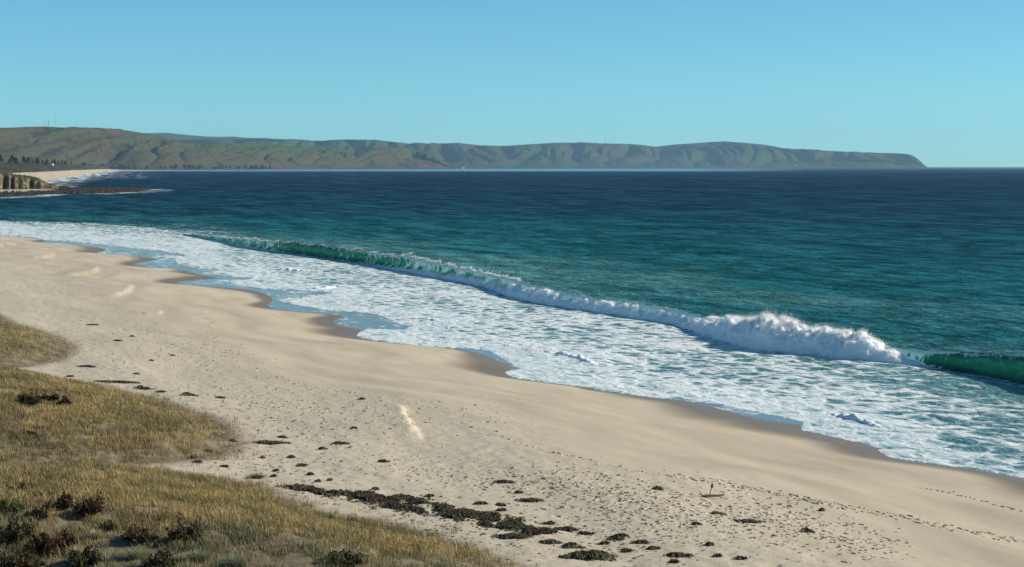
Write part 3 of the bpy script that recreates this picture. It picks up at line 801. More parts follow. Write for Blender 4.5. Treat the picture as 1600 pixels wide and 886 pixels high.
bore([(474, 451), (500, 452), (522, 449), (545, 449)], 0.30, 0.6, 'bright foam ridge behind the round foam lobe', 405)

# ------------------------------------------------------------------ hills
def hill_range(name, mat, tops, base, depth, px0, px1, step, rows, gully, seed, label, back=1500.0, gl=260.0, cliff=0.6):
    """tops: (column, row) of the skyline; base: (column, distance) of the foot; depth: (column, metres from foot to crest)"""
    px = np.arange(px0, px1 + step, step)
    tp = np.array(tops, float); bp = np.array(base, float); dp = np.array(depth, float)
    Db = np.interp(px, bp[:, 0], bp[:, 1]); Dd = np.interp(px, dp[:, 0], dp[:, 1])
    rowy = np.interp(px, tp[:, 0], tp[:, 1])
    k = max(1, int(6 / step)); rowy = np.convolve(np.pad(rowy, k, 'edge'), np.ones(2 * k + 1) / (2 * k + 1), 'valid')
    zc = np.maximum(height_of(rowy, Db + Dd), 0.5)
    t = np.concatenate([np.linspace(0, 1, rows), 1 + np.linspace(0.08, 1, 8)])
    g = np.where(t <= 1, cliff * (1 - (1 - np.clip(t, 0, 1)) ** 2.6) + (1 - cliff) * smooth(0.0, 1.0, t), 1.0)
    D = Db[None] + np.minimum(t, 1)[:, None] * Dd[None] + np.maximum(t - 1, 0)[:, None] * back
    x = side_of(px, 1.0)[None] * D
    z = g[:, None] * zc[None]
    # gullies cut down the seaward slope, spurs between them
    tc = np.clip(t, 0, 1)[:, None] + 0 * x
    warp = 0.35 * gl * fbm2(x / gl / 1.5, tc * 1.3 + 0 * x, 2, seed + 5)
    r1 = 1 - np.abs(noise2((x + warp) / gl, tc * 0.9 + 3.1, seed)) * 2.2
    r2 = 1 - np.abs(noise2((x + warp * 0.6) / (gl * 0.33), tc * 2.0 + 1.7, seed + 2)) * 2.2
    r3 = 1 - np.abs(noise2((x + warp * 0.4) / (gl * 0.13), tc * 3.5 + 1.1, seed + 3)) * 2.2
    cut = gully * (0.62 * np.clip(r1, 0, 1) ** 3 + 0.30 * np.clip(r2, 0, 1) ** 2 + 0.09 * np.clip(r3, 0, 1) ** 2)
    env = np.clip(np.sin(np.pi * np.clip(tc * 0.93 + 0.02, 0, 1)), 0, 1) ** 0.7
    env = np.where(t[:, None] > 1, 0, env)
    z = z * (1 - env * cut) + env * 0.05 * zc[None] * fbm2(x / 90, D / 90, 3, seed + 8)
    D = D + env * gully * 0.30 * Dd[None] * (np.clip(r1, 0, 1) ** 2) + env * gully * 0.07 * Dd[None] * (np.clip(r2, 0, 1) ** 2)
    x = side_of(px, 1.0)[None] * D
    z[0] = -2.0
    z = np.where(t[:, None] > 1, z - (t[:, None] - 1) * 0.25 * zc[None], z)
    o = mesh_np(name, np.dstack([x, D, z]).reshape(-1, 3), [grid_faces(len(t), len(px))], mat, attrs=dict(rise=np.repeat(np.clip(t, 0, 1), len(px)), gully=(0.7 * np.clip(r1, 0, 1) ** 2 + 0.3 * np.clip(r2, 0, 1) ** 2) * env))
    tag(o, label, kind='structure')
    return o, px, zc, Db + Dd

TOP1 = [(-700, 225), (-400, 210), (-200, 201), (0, 197.5), (25, 197), (50, 195.8), (75, 195.5), (100, 197), (150, 199), (190, 200.5), (215, 204), (240, 209), (265, 214.5), (290, 220), (310, 223.5), (340, 224), (380, 223), (419, 221.8), (440, 225), (453, 227.3), (498, 229),
        (537, 231), (558, 234.4), (570, 233.5), (590, 230.5), (629, 229), (656, 233), (674, 240), (690, 249), (703, 257.5), (710, 262)]
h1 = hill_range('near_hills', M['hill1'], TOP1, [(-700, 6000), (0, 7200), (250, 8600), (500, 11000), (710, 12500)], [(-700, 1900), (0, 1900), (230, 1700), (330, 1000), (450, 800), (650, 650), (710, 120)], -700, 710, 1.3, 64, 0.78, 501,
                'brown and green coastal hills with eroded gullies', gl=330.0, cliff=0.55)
TOP2 = [(180, 222), (240, 219), (300, 217.5), (370, 216), (440, 217), (480, 218.3), (500, 219.5), (520, 217.2), (540, 216.6), (590, 217.2), (610, 220), (640, 223.3), (700, 222.8), (715, 222), (750, 226), (790, 227), (830, 224.2), (870, 221.8), (910, 222), (925, 223.8), (945, 223), (985, 224), (1010, 227),
        (1025, 228.3), (1050, 225), (1080, 223), (1110, 220.7), (1130, 219.7), (1160, 221.8), (1200, 226), (1222, 231), (1250, 232.5), (1300, 235.3), (1350, 237.7), (1390, 238.6), (1412, 239.4), (1424, 242.5), (1432, 248), (1438, 254), (1445, 261.5)]
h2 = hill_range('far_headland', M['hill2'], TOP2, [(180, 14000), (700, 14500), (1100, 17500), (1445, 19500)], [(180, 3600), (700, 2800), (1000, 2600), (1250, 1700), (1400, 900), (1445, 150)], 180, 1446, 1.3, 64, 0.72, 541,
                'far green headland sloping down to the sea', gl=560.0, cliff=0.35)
TOP3 = [(120, 214), (200, 209.5), (235, 206.8), (262, 206), (285, 208.5), (305, 210.5), (330, 212.3), (350, 212.8), (365, 212), (385, 214), (410, 214.6), (450, 216.5), (520, 221)]
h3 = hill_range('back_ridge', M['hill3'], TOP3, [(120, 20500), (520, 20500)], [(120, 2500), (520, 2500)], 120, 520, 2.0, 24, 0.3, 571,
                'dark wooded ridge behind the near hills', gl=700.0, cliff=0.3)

# ------------------------------------------------------------------ far beach and its dunes
fpx = np.arange(-500, 440, 2.0)
Dw = np.interp(fpx, [-500, 0, 60, 90, 112, 130, 145, 165, 190, 300, 440], [1500, 1720, 1930, 2320, 2800, 3560, 4470, 6200, 7700, 9000, 10600])
z_s = np.interp(fpx, [-500, 40, 120, 200, 440], [9, 8, 8, 6, 4]); D_s = Dw * np.interp(fpx, [-500, 0, 60, 120, 160, 440], [1.18, 1.25, 1.5, 1.55, 1.2, 1.03])
D_t = D_s * np.interp(fpx, [-500, 0, 100, 160, 440], [1.5, 1.5, 1.4, 1.12, 1.02])
y_t = np.interp(fpx, [-500, -100, 0, 40, 100, 150, 200, 300, 440], [246, 250, 253.5, 253.5, 256, 258.5, 260.5, 261.5, 262])
z_t = np.maximum(height_of(y_t, D_t), 4)
tv = np.concatenate([[-0.05], np.linspace(0, 1, 10), 1 + np.linspace(0.03, 1, 34), [2.6]])
DD = np.where(tv[:, None] <= 1, Dw + (D_s - Dw) * tv[:, None], D_s + (D_t - D_s) * (tv[:, None] - 1))
ZF = np.where(tv[:, None] <= 1, z_s * np.clip(tv[:, None], -1, 1), z_s + (z_t - z_s) * np.clip(tv[:, None] - 1, 0, 1) ** 0.8)
XF = side_of(fpx, 1.0)[None] * DD
ZF = ZF + smooth(1.0, 1.3, tv)[:, None] * (4.0 * fbm2(XF / 60, DD / 160, 4, 601) + 2.0 * fbm2(XF / 18, DD / 40, 2, 605))
ZF[-1] = -2
scrub = smooth(0.80, 1.08, tv)[:, None] + 0 * XF
fb = mesh_np('far_beach', np.dstack([XF, DD, ZF]).reshape(-1, 3), [grid_faces(len(tv), len(fpx))], M['far'], attrs=dict(scrub=scrub))
tag(fb, 'curving far sandy beach backed by dark scrub', kind='structure')

# ------------------------------------------------------------------ headland and reef on the left
hpx = np.arange(-260, 246, 0.6)
Dfr = np.interp(hpx, [-260, 0, 30, 62, 94, 150, 190, 219, 238, 246], [900, 955, 975, 1018, 1066, 1092, 1119, 1165, 1225, 1240])
Dfr = Dfr + 9 * fbm2(hpx / 8, hpx * 0, 3, 621)
Dbk = np.interp(hpx, [-260, 80, 95, 110, 150, 219, 238, 246], [1700, 1480, 1420, 1360, 1320, 1300, 1262, 1245])
rr = np.concatenate([np.linspace(-0.06, 0.40, 44), np.linspace(0.41, 0.53, 40), np.linspace(0.54, 1.06, 40)])
DH = Dfr[None] + (Dbk - Dfr)[None] * rr[:, None]
XH = side_of(hpx, 1.0)[None] * DH
edgeh = np.minimum(smooth(0.0, 0.05, rr), smooth(1.0, 0.95, rr))[:, None] * smooth(246, 225, hpx)[None]
reefn = fbm2(XH / 4.0, DH / 12.0, 4, 631)
zr = -0.8 + edgeh * (1.6 + 1.3 * fbm2(XH / 9.0, DH / 70.0, 3, 635) + 0.9 * reefn + 0.5 * noise2(XH / 1.5, DH / 4, 633)) 
cl_top = np.interp(hpx, [-260, -60, 0, 8, 31, 47, 62, 70, 78, 88, 94], [262, 265, 267.5, 271.5, 274.7, 277, 280, 285, 289.5, 292.5, 296])
Dcl = np.interp(hpx, [-260, 0, 94], [1135, 1150, 1200]) + 16 * fbm2(hpx / 16.0, hpx * 0 + 2, 2, 641)
for c_, w_, a_ in ((8, 4.0, 10), (21, 2.4, 17), (50, 3.6, 14), (-30, 6, 20)):
    Dcl = Dcl + a_ * np.exp(-((hpx - c_) / w_) ** 2)
zcl = np.maximum(height_of(cl_top, 1190.0), 1.0)
dc = DH - Dcl[None]
rise = np.clip((dc + 5 * fbm2(XH / 5, DH / 9, 3, 645)) / 34.0, 0, 1) ** 0.75
zc_ = rise * (zcl[None] - 1.2) * (0.86 + 0.14 * smooth(8, 60, dc)) + (dc > 0) * 0.5 * fbm2(XH / 3, DH / 8, 3, 647) * (hpx[None] < 94)
zc_ = zc_ * (hpx < 94)[None]
sandm = smooth(60, 48, XH * 0 + (hpx[None] * 0.6)) * smooth(-70, -55, dc) * smooth(-1, -7, dc) * smooth(96, 70, hpx)[None]
ZH = np.where(sandm > 0.5, 1.5, zr) + np.maximum(zc_, 0)
taper = smooth(1.0, 0.8, rr)[:, None]
ZH = np.where((hpx < 94)[None] & (rr[:, None] > 0.55), np.maximum(ZH * taper + (1 - taper) * -1.0, -1), ZH)
hd = mesh_np('headland', np.dstack([XH, DH, ZH]).reshape(-1, 3), [grid_faces(len(rr), len(hpx))], M['rock'],
             attrs=dict(sandy=sandm, reef=1 - smooth(-3, 3, dc) * (hpx < 94)[None]))
tag(hd, 'ochre cliff and dark flat reef running into the sea', kind='structure')

# ------------------------------------------------------------------ things on the hills: masts, houses, pine trees
def tube(path, rads, n=6):
    path = np.array(path, float); V = []; Fq = []
    for i, (p, r) in enumerate(zip(path, rads)):
        tdir = path[min(i + 1, len(path) - 1)] - path[max(i - 1, 0)]
        tdir = tdir / (np.linalg.norm(tdir) + 1e-9)
        a = np.cross(tdir, [0.3, 0.9, 0.2]); a /= np.linalg.norm(a); b = np.cross(tdir, a)
        for k in range(n):
            th = 2 * math.pi * k / n
            V.append(p + r * (math.cos(th) * a + math.sin(th) * b))
    for i in range(len(path) - 1):
        for k in range(n):
            Fq.append([i * n + k, i * n + (k + 1) % n, (i + 1) * n + (k + 1) % n, (i + 1) * n + k])
    return np.array(V), np.array(Fq)

def join(parts):
    V = []; Q = []; off = 0
    for v, f in parts:
        V.append(v); Q.append(f + off); off += len(v)
    return np.vstack(V), np.vstack(Q)

def crest_point(h, px, set_back=0.0):
    _, hp, zc, D = h
    d = float(np.interp(px, hp, D)) + set_back
    return np.array([float(side_of(px, d)), d, float(np.interp(px, hp, zc))])

def mast(h, px, py_top, label, r, turbine=False):
    r = r * 0.65; b = crest_point(h, px); ht = height_of(py_top, b[1]) - b[2]
    e = empty('wind_turbine' if turbine else 'radio_mast', (b[0], b[1], b[2] - 2))
    v, f = tube([(0, 0, 0), (0, 0, ht * 0.5), (0, 0, ht)], [r, r * 0.8, r * 0.45], 8)
    mesh_np('pole', v, [f], M['steel'], e)
    if turbine:
        v, f = tube([(0, -r * 3, ht), (0, r * 2, ht)], [r * 1.2, r * 0.9], 8); mesh_np('nacelle', v, [f], M['steel'], e)
        for k in range(3):
            a = 0.5 + k * 2 * math.pi / 3
            v, f = tube([(0, -r * 3, ht), (math.cos(a) * ht * 0.2, -r * 3, ht + math.sin(a) * ht * 0.2), (math.cos(a) * ht * 0.42, -r * 3, ht + math.sin(a) * ht * 0.42)], [r * 0.5, r * 0.55, r * 0.12], 6)
            mesh_np('blade', v, [f], M['steel'], e)
        tag(e, label, 'wind turbine', 'turbines on the far ridge')
    else:
        for k, hh_ in enumerate((0.55, 0.78, 0.93)):
            v, f = tube([(-r * 2.2, 0, ht * hh_), (r * 2.2, 0, ht * hh_)], [r * 0.5, r * 0.5], 6); mesh_np('antenna_bar', v, [f], M['steel'], e)
        v, f = tube([(r * 1.0, -r, ht * 0.68), (r * 1.8, -r * 1.6, ht * 0.68)], [r * 1.4, r * 0.3], 8); mesh_np('dish', v, [f], M['steel'], e)
        tag(e, label, 'radio mast', 'masts on the left hilltop')
mast(h1, 73.5, 184.5, 'thin radio mast on the left hilltop, leftmost of three', 0.9)
mast(h1, 79.5, 187, 'short stout radio mast on the left hilltop, middle of three', 1.7)
mast(h1, 91, 176.5, 'tallest thin radio mast on the left hilltop, rightmost of three', 1.1)
mast(h2, 903, 214, 'pale thin turbine on the far ridge, leftmost of the three', 1.6, True)
mast(h2, 944.5, 213, 'thin turbine on the far ridge, middle of the three', 2.2, True)
mast(h2, 959, 212, 'thin turbine on the far ridge, rightmost of the three', 2.0, True)

def box(x0, x1, y0, y1, z0, z1):
    V = np.array([(x, y, z) for z in (z0, z1) for y in (y0, y1) for x in (x0, x1)], float)
    Fq = np.array([[0, 2, 3, 1], [4, 5, 7, 6], [0, 1, 5, 4], [2, 6, 7, 3], [0, 4, 6, 2], [1, 3, 7, 5]])
    return V, Fq

def house(loc, w_, d_, h_, label):
    e = empty('white_house', loc)
    v, f = box(-w_ / 2, w_ / 2, -d_ / 2, d_ / 2, -2, h_); wall = mesh_np('wall', v, [f], M['wall'], e, smooth_=False)
    rv = np.array([(-w_ * .55, -d_ * .55, h_ + .01), (w_ * .55, -d_ * .55, h_ + .01), (w_ * .55, d_ * .55, h_ + .01), (-w_ * .55, d_ * .55, h_ + .01), (-w_ * .55, 0, h_ * 1.5), (w_ * .55, 0, h_ * 1.5)])
    mesh_np('roof', rv, [np.array([[0, 1, 5, 4], [2, 3, 4, 5]]), np.array([[0, 4, 3], [1, 2, 5]])], M['roof'], e, smooth_=False)
    for k in (-0.3, 0.05):
        v, f = box(w_ * k, w_ * (k + .2), -d_ / 2 - .05, -d_ / 2 + .02, h_ * .35, h_ * .75); mesh_np('window', v, [f], M['pane'], e, smooth_=False)
    v, f = box(w_ * .33, w_ * .45, -d_ / 2 - .05, -d_ / 2 + .02, -0.1, h_ * .75); mesh_np('door', v, [f], M['stem'], e, smooth_=False)
    tag(e, label, 'house')

def far_z(px, frac):
    i = int(np.clip(np.searchsorted(fpx, px), 0, len(fpx) - 1)); k = int(np.argmin(np.abs(tv - frac)))
    return np.array([XF[k, i], DD[k, i], ZF[k, i]])
p_ = far_z(84, 1.55); house((p_[0], p_[1] , p_[2] + 0.5), 6, 5, 3, 'small white house in the scrub above the far beach')
dz_ = float(np.interp(724, h2[1], h2[3])) * 0 + 14450
house((float(side_of(724, dz_)), dz_, 3.0), 18, 12, 7, 'white house at the water under the far hills')

def pine_mesh(seed):
    r = np.random.default_rng(seed)
    V = []; Fq = []; C = []
    n = 420
    t = r.random(n) ** 0.8
    z = 0.16 + 0.84 * t
    rad = (0.24 * (1 - t) ** 0.75 + 0.02) * (0.55 + 0.6 * r.random(n)) * (1 + 0.35 * np.sin(z * 34))
    a = r.random(n) * 2 * math.pi
    c = np.column_stack([rad * np.cos(a), rad * np.sin(a), z])
    d1 = r.normal(size=(n, 3)) * [1, 1, 0.35]; d1 /= np.linalg.norm(d1, axis=1)[:, None]
    d2 = r.normal(size=(n, 3)); d2 /= np.linalg.norm(d2, axis=1)[:, None]
    s = 0.055 * (0.6 + 0.8 * r.random(n))[:, None]
    Vv_ = np.stack([c - d1 * s, c + d2 * s * 0.6, c + d1 * s, c - d2 * s * 0.6], 1).reshape(-1, 3)
    col = np.repeat(np.array([0.022, 0.034, 0.016])[None] * (0.6 + 1.0 * r.random((n, 1))), 4, 0)
    return Vv_, np.arange(n * 4).reshape(-1, 4), col
pines = []
for k in range(3):
    v, f, c = pine_mesh(700 + k)
    o = mesh_np('crown', v, [f], M['pine'], colors=c, smooth_=False); me_c = o.data; bpy.data.objects.remove(o)
    v, f = tube([(0, 0, -0.08), (0, 0, 0.4), (0.005, 0, 0.97)], [0.03, 0.022, 0.006], 6)
    o = mesh_np('trunk', v, [f], M['trunk']); me_t = o.data; bpy.data.objects.remove(o)
    pines.append((me_c, me_t))
pr = random.Random(5)
def pine(loc, ht, wid, group, label):
    me_c, me_t = pr.choice(pines)
    e = empty('pine_tree', loc); e.scale = (ht * wid, ht * wid, ht); e.rotation_euler = (0, 0, pr.uniform(0, 6.3))
    for nm, me in (('crown', me_c), ('trunk', me_t)):
        o = bpy.data.objects.new(nm, me); COL.objects.link(o); o.parent = e
    tag(e, label, 'tree', group)
for k in range(34):                                     # in the scrub behind the far beach
    px = pr.uniform(2, 140); fr = pr.uniform(1.55, 1.98)
    p = far_z(px, fr); pine(tuple(p), pr.uniform(7, 14), pr.uniform(0.9, 1.6), 'pines in the scrub behind the far beach', 'small dark pine in the scrub behind the far beach')
CL = [(75, 12), (112, 14), (150, 16), (185, 10), (215, 12), (262, 14), (305, 10), (345, 12), (392, 9), (405, 8), (415, 7)]
for k in range(84):                                     # belt at the foot of the near hills
    c_, w_ = pr.choice(CL); px = pr.gauss(c_, w_)
    if px > 424: continue
    d = float(np.interp(px, [-700, 0, 250, 500, 710], [6000, 7200, 8600, 11000, 12500])) - pr.uniform(30, 240)
    pine((float(side_of(px, d)), d, 3.0), pr.uniform(12, 26), pr.uniform(1.2, 2.4), 'pines in the belt at the foot of the hills', 'dark pine in the belt of trees at the foot of the near hills')

# ------------------------------------------------------------------ dune grass
def blades(pos, ht, wid, lean, tone, seed):
    """pos (n,3) -> three-face blades"""
    r = np.random.default_rng(seed); n = len(pos)
    a = r.random(n) * 2 * math.pi
    sx_ = np.column_stack([np.cos(a), np.sin(a), np.zeros(n)]) * wid[:, None]
    mid = pos + lean * 0.35 + np.column_stack([np.zeros(n), np.zeros(n), ht * 0.58])
    tip = pos + lean + np.column_stack([np.zeros(n), np.zeros(n), ht])
    V = np.stack([pos - sx_ * .5, pos + sx_ * .5, mid + sx_ * .4, mid - sx_ * .4, tip], 1).reshape(-1, 3)
    i = np.arange(n)[:, None] * 5
    q4 = i + np.array([[0, 1, 2, 3]]); t3 = i + np.array([[3, 2, 4]])
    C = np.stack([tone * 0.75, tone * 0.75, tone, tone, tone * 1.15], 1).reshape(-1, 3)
    return V, q4, t3, C

def grass_tone(x, y, n, r, d):
    straw = np.array([0.52, 0.375, 0.165]); olive = np.array([0.21, 0.18, 0.080]); grey = np.array([0.25, 0.235, 0.135]); dk = np.array([0.075, 0.085, 0.045])
    k = fbm2(x / 3.2, y / 4.6, 3, 801) * 1.6 + 0.35 * fbm2(x / 12, y / 16, 2, 803)
    a = np.clip(0.72 + k + r.normal(0, 0.18, n), 0, 1)[:, None]
    c = olive * (1 - a) + straw * a
    g = np.clip(smooth(66, 54, y) * 0.8 + 0.5 * fbm2(x / 2.5, y / 3, 2, 807), 0, 0.85)[:, None]
    c = c * (1 - g) + grey * g
    m = (r.random(n) < 0.20)[:, None]
    c = np.where(m, dk + 0.4 * c, c)
    return c * (0.35 + 1.05 * r.random((n, 1)))

def scatter_grass():
    r = np.random.default_rng(31)
    allv = np.vstack([GA, GB, GC])
    N = 330000
    # even cover over the ground in view, thinned at the edges
    px = r.uniform(-160, 900, N); py = 470 + (930 - 470) * r.random(N)
    p = unproj(px, py, 3.3)
    D_ = p[:, 1]
    keep = r.random(N) < np.clip((D_ / 100) ** 2.0 * 1.2, 0.25, 1)
    p = p[keep]
    g = look(p[:, 0], p[:, 1], 2)
    dens = smooth(-1.2, 5.5, g + 2.6 * fbm2(p[:, 0] / 1.3, p[:, 1] / 1.8, 3, 811)) * np.clip(0.75 + 1.6 * fbm2(p[:, 0] / 0.9, p[:, 1] / 1.3, 3, 813) + 0.9 * fbm2(p[:, 0] / 4, p[:, 1] / 6, 2, 814), 0.06, 1)
    bare = smooth(66, 54, p[:, 1]) * smooth(1.0, -7.0, p[:, 0]) * smooth(-0.05, 0.15, fbm2(p[:, 0] / 2.0, p[:, 1] / 2.6, 2, 817) + 0.1)
    m = r.random(len(p)) < dens * (1 - 0.85 * bare)
    p = p[m]
    # tufts
    nb = 5
    P = np.repeat(p, nb, 0) + r.normal(0, 0.09, (len(p) * nb, 2))
    n = len(P)
    z = look(P[:, 0].copy(), P[:, 1].copy()) - 0.02
    th = np.repeat(r.uniform(0.10, 0.33, len(p)) * (0.75 + 0.5 * np.clip(noise2(p[:, 0] / 2.5, p[:, 1] / 3, 819) + .5, 0, 1)), nb)
    ht = th * r.uniform(0.6, 1.15, n)
    a = r.random(n) * 2 * math.pi; l = ht * r.uniform(0.08, 0.55, n)
    lean = np.column_stack([np.cos(a) * l - 0.12 * ht, np.sin(a) * l * 0.8, np.zeros(n)])
    tone = np.repeat(grass_tone(p[:, 0], p[:, 1], len(p), r, None), nb, 0) * r.uniform(0.8, 1.2, (n, 1))
    return blades(np.column_stack([P, z]), ht, r.uniform(0.012, 0.024, n), lean, tone, 32)
V, q4, t3, C_ = scatter_grass()
print('grass blades', len(q4))
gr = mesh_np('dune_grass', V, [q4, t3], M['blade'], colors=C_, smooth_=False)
tag(gr, 'straw coloured dune grass covering the foredune', 'grass', kind='stuff')

# ------------------------------------------------------------------ shrubs on the dune
def shrub(px, py, wpx_, hpx_, label, tones, seed, nleaf=1500):
    p = beach_at(px, py)[0]
    sc_ = p[1] / F
    R_, Ht = wpx_ * sc_ * 0.55, hpx_ * sc_ * 0.88
    r = np.random.default_rng(seed)
    e = empty('dune_shrub', tuple(p))
    parts = []; tips = []
    for k in range(16):
        a = r.random() * 6.28; rr_ = R_ * math.sqrt(r.random()) * 1.0; hk = Ht * (0.45 + 0.65 * r.random()) * (1 - 0.35 * (rr_ / R_) ** 2)
        tip = np.array([math.cos(a) * rr_, math.sin(a) * rr_, hk]); tips.append(tip)
        parts.append(tube([(0.1 * tip[0], 0.1 * tip[1], -0.05), (tip[0] * .55, tip[1] * .55, hk * .5), tuple(tip)], [0.022, 0.016, 0.006], 5))
    v, f = join(parts); mesh_np('stem', v, [f], M['stem'], e)
    n = nleaf
    tp = np.array(tips)[r.integers(0, len(tips), n)]
    c = tp * r.uniform(0.25, 1.05, (n, 1)) ** 0.6 + r.normal(0, 1, (n, 3)) * [R_ * .15, R_ * .15, Ht * .11]
    lump = 0.5 + 0.9 * np.clip(noise3(c[:, 0] * 3.2 + seed, c[:, 1] * 3.2, c[:, 2] * 3.2, 3) + .35, 0, 1)
    c = c * np.column_stack([np.ones(n), np.ones(n), lump])
    c[:, 2] = np.clip(c[:, 2], 0.02, Ht * 1.2)
    d1 = r.normal(size=(n, 3)); d1[:, 2] += 0.9; d1 /= np.linalg.norm(d1, axis=1)[:, None]
    d2 = np.cross(d1, r.normal(size=(n, 3))); d2 /= np.linalg.norm(d2, axis=1)[:, None]
    s = r.uniform(0.04, 0.085, (n, 1))
    V = np.stack([c - d1 * s, c + d2 * s * .35, c + d1 * s, c - d2 * s * .35], 1).reshape(-1, 3)
    A, B = np.array(tones[0]), np.array(tones[1])
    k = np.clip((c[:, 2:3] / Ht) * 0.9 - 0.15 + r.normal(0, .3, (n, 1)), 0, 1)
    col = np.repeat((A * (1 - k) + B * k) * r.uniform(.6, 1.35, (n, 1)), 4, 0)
    mesh_np('foliage', V, [np.arange(n * 4).reshape(-1, 4)], M['leaf'], e, colors=col, smooth_=False)
    tag(e, label, 'shrub', 'shrubs on the foredune')
DK, RED, OLV, GRN = (0.026, 0.024, 0.014), (0.130, 0.070, 0.035), (0.100, 0.092, 0.042), (0.085, 0.110, 0.038)
shrub(46, 633, 30, 24, 'dark rounded shrub with bare sand at its left, in straw grass', (DK, RED), 901)
shrub(78, 627, 26, 15, 'low dark shrub touching the right of the rounded one', (DK, RED), 902)
shrub(101, 634, 18, 15, 'small brown shrub right of the pair in the straw grass', (DK, (0.12, 0.07, 0.03)), 903)
shrub(50, 681, 16, 8, 'tiny dark green shrub alone in the middle of the straw grass', (DK, OLV), 904, 700)
shrub(288, 846, 52, 44, 'tallest dark shrub with reddish tips on bare sand, rightmost of the shrubs', (DK, RED), 905, 2600)
shrub(220, 845, 62, 28, 'wide low reddish shrub left of the tallest shrub', (DK, RED), 906, 2200)
shrub(168, 830, 30, 24, 'small dark green shrub left of the wide reddish shrub', (DK, OLV), 907)
shrub(60, 811, 36, 26, 'dark shrub standing in bare sand with a long shadow', (DK, RED), 908, 1800)
shrub(100, 795, 28, 24, 'brown dark shrub behind the bare sand patch', (DK, RED), 909)
shrub(135, 808, 50, 38, 'broad red tipped shrub beside the bare sand patch', (DK, RED), 910, 2400)
shrub(15, 850, 64, 40, 'big dark green shrub at the left edge of the picture', (DK, OLV), 911, 2600)
shrub(66, 868, 44, 34, 'dark shrub with rusty tips in front of the sand patch', (DK, (0.16, 0.075, 0.03)), 912, 2000)
shrub(100, 862, 34, 34, 'upright brown shrub right of the rusty tipped one', (DK, (0.12, 0.07, 0.03)), 913, 1600)
shrub(30, 890, 70, 26, 'low dark shrub in the bottom left corner', (DK, RED), 914, 2000)
shrub(135, 890, 50, 40, 'dark green shrub at the bottom edge, left of the pale tussocks', (DK, OLV), 915, 1800)
shrub(250, 888, 44, 26, 'dark grey green shrub at the bottom edge below the tallest shrub', (DK, OLV), 916, 1600)
shrub(20, 798, 46, 18, 'bright green low bush at the left edge', (OLV, GRN), 917, 1500)
shrub(545, 880, 62, 20, 'low dark green bush in the grass at the bottom middle', (DK, OLV), 918, 2000)
shrub(28, 772, 30, 16, 'grey brown shrub behind the bright green bush', (DK, (0.10, 0.07, 0.04)), 919, 900)

# pale tussocks
def tussock(px, py, wpx_, hpx_, label, tone, seed, n=420):
    p = beach_at(px, py)[0]; sc_ = p[1] / F; R_, Ht = wpx_ * sc_ * .5, hpx_ * sc_
    r = np.random.default_rng(seed)
    a = r.random(n) * 6.28; k = np.sqrt(r.random(n))
    b = np.column_stack([np.cos(a) * k * R_ * .35, np.sin(a) * k * R_ * .35, np.zeros(n) - 0.03])
    ht = Ht * r.uniform(.5, 1.1, n) * (1 - .4 * k ** 2)
    lean = np.column_stack([np.cos(a) * R_ * k * .8, np.sin(a) * R_ * k * .8, np.zeros(n)])
    V, q4, t3, C = blades(b, ht, r.uniform(.012, .024, n), lean, np.array(tone) * r.uniform(.6, 1.3, (n, 1)), seed + 1)
    o = mesh_np('grass_tussock', V, [q4, t3], M['blade'], colors=C, smooth_=False); o.location = p
    tag(o, label, 'grass tussock', 'pale tussocks among the shrubs')
tussock(118, 880, 34, 26, 'pale straw tussock between the dark shrubs at the bottom', (.50, .42, .24), 951)
tussock(150, 842, 36, 20, 'pale tussock beside the bare sand, left of the reddish shrub', (.42, .38, .22), 952)
tussock(208, 872, 60, 20, 'wide grey green tussock below the wide reddish shrub', (.30, .30, .18), 953, 700)
tussock(310, 876, 52, 24, 'grey green tussock below and right of the tallest shrub', (.27, .28, .17), 954, 600)
tussock(370, 884, 60, 24, 'grey tussock at the bottom edge right of the shrubs', (.28, .28, .18), 955, 600)
tussock(580, 876, 30, 22, 'bleached spiky tussock beside the low dark green bush', (.55, .48, .30), 956, 260)
tussock(400, 747, 40, 10, 'low brown tussock alone on sand above the grass edge', (.22, .15, .06), 957, 500)

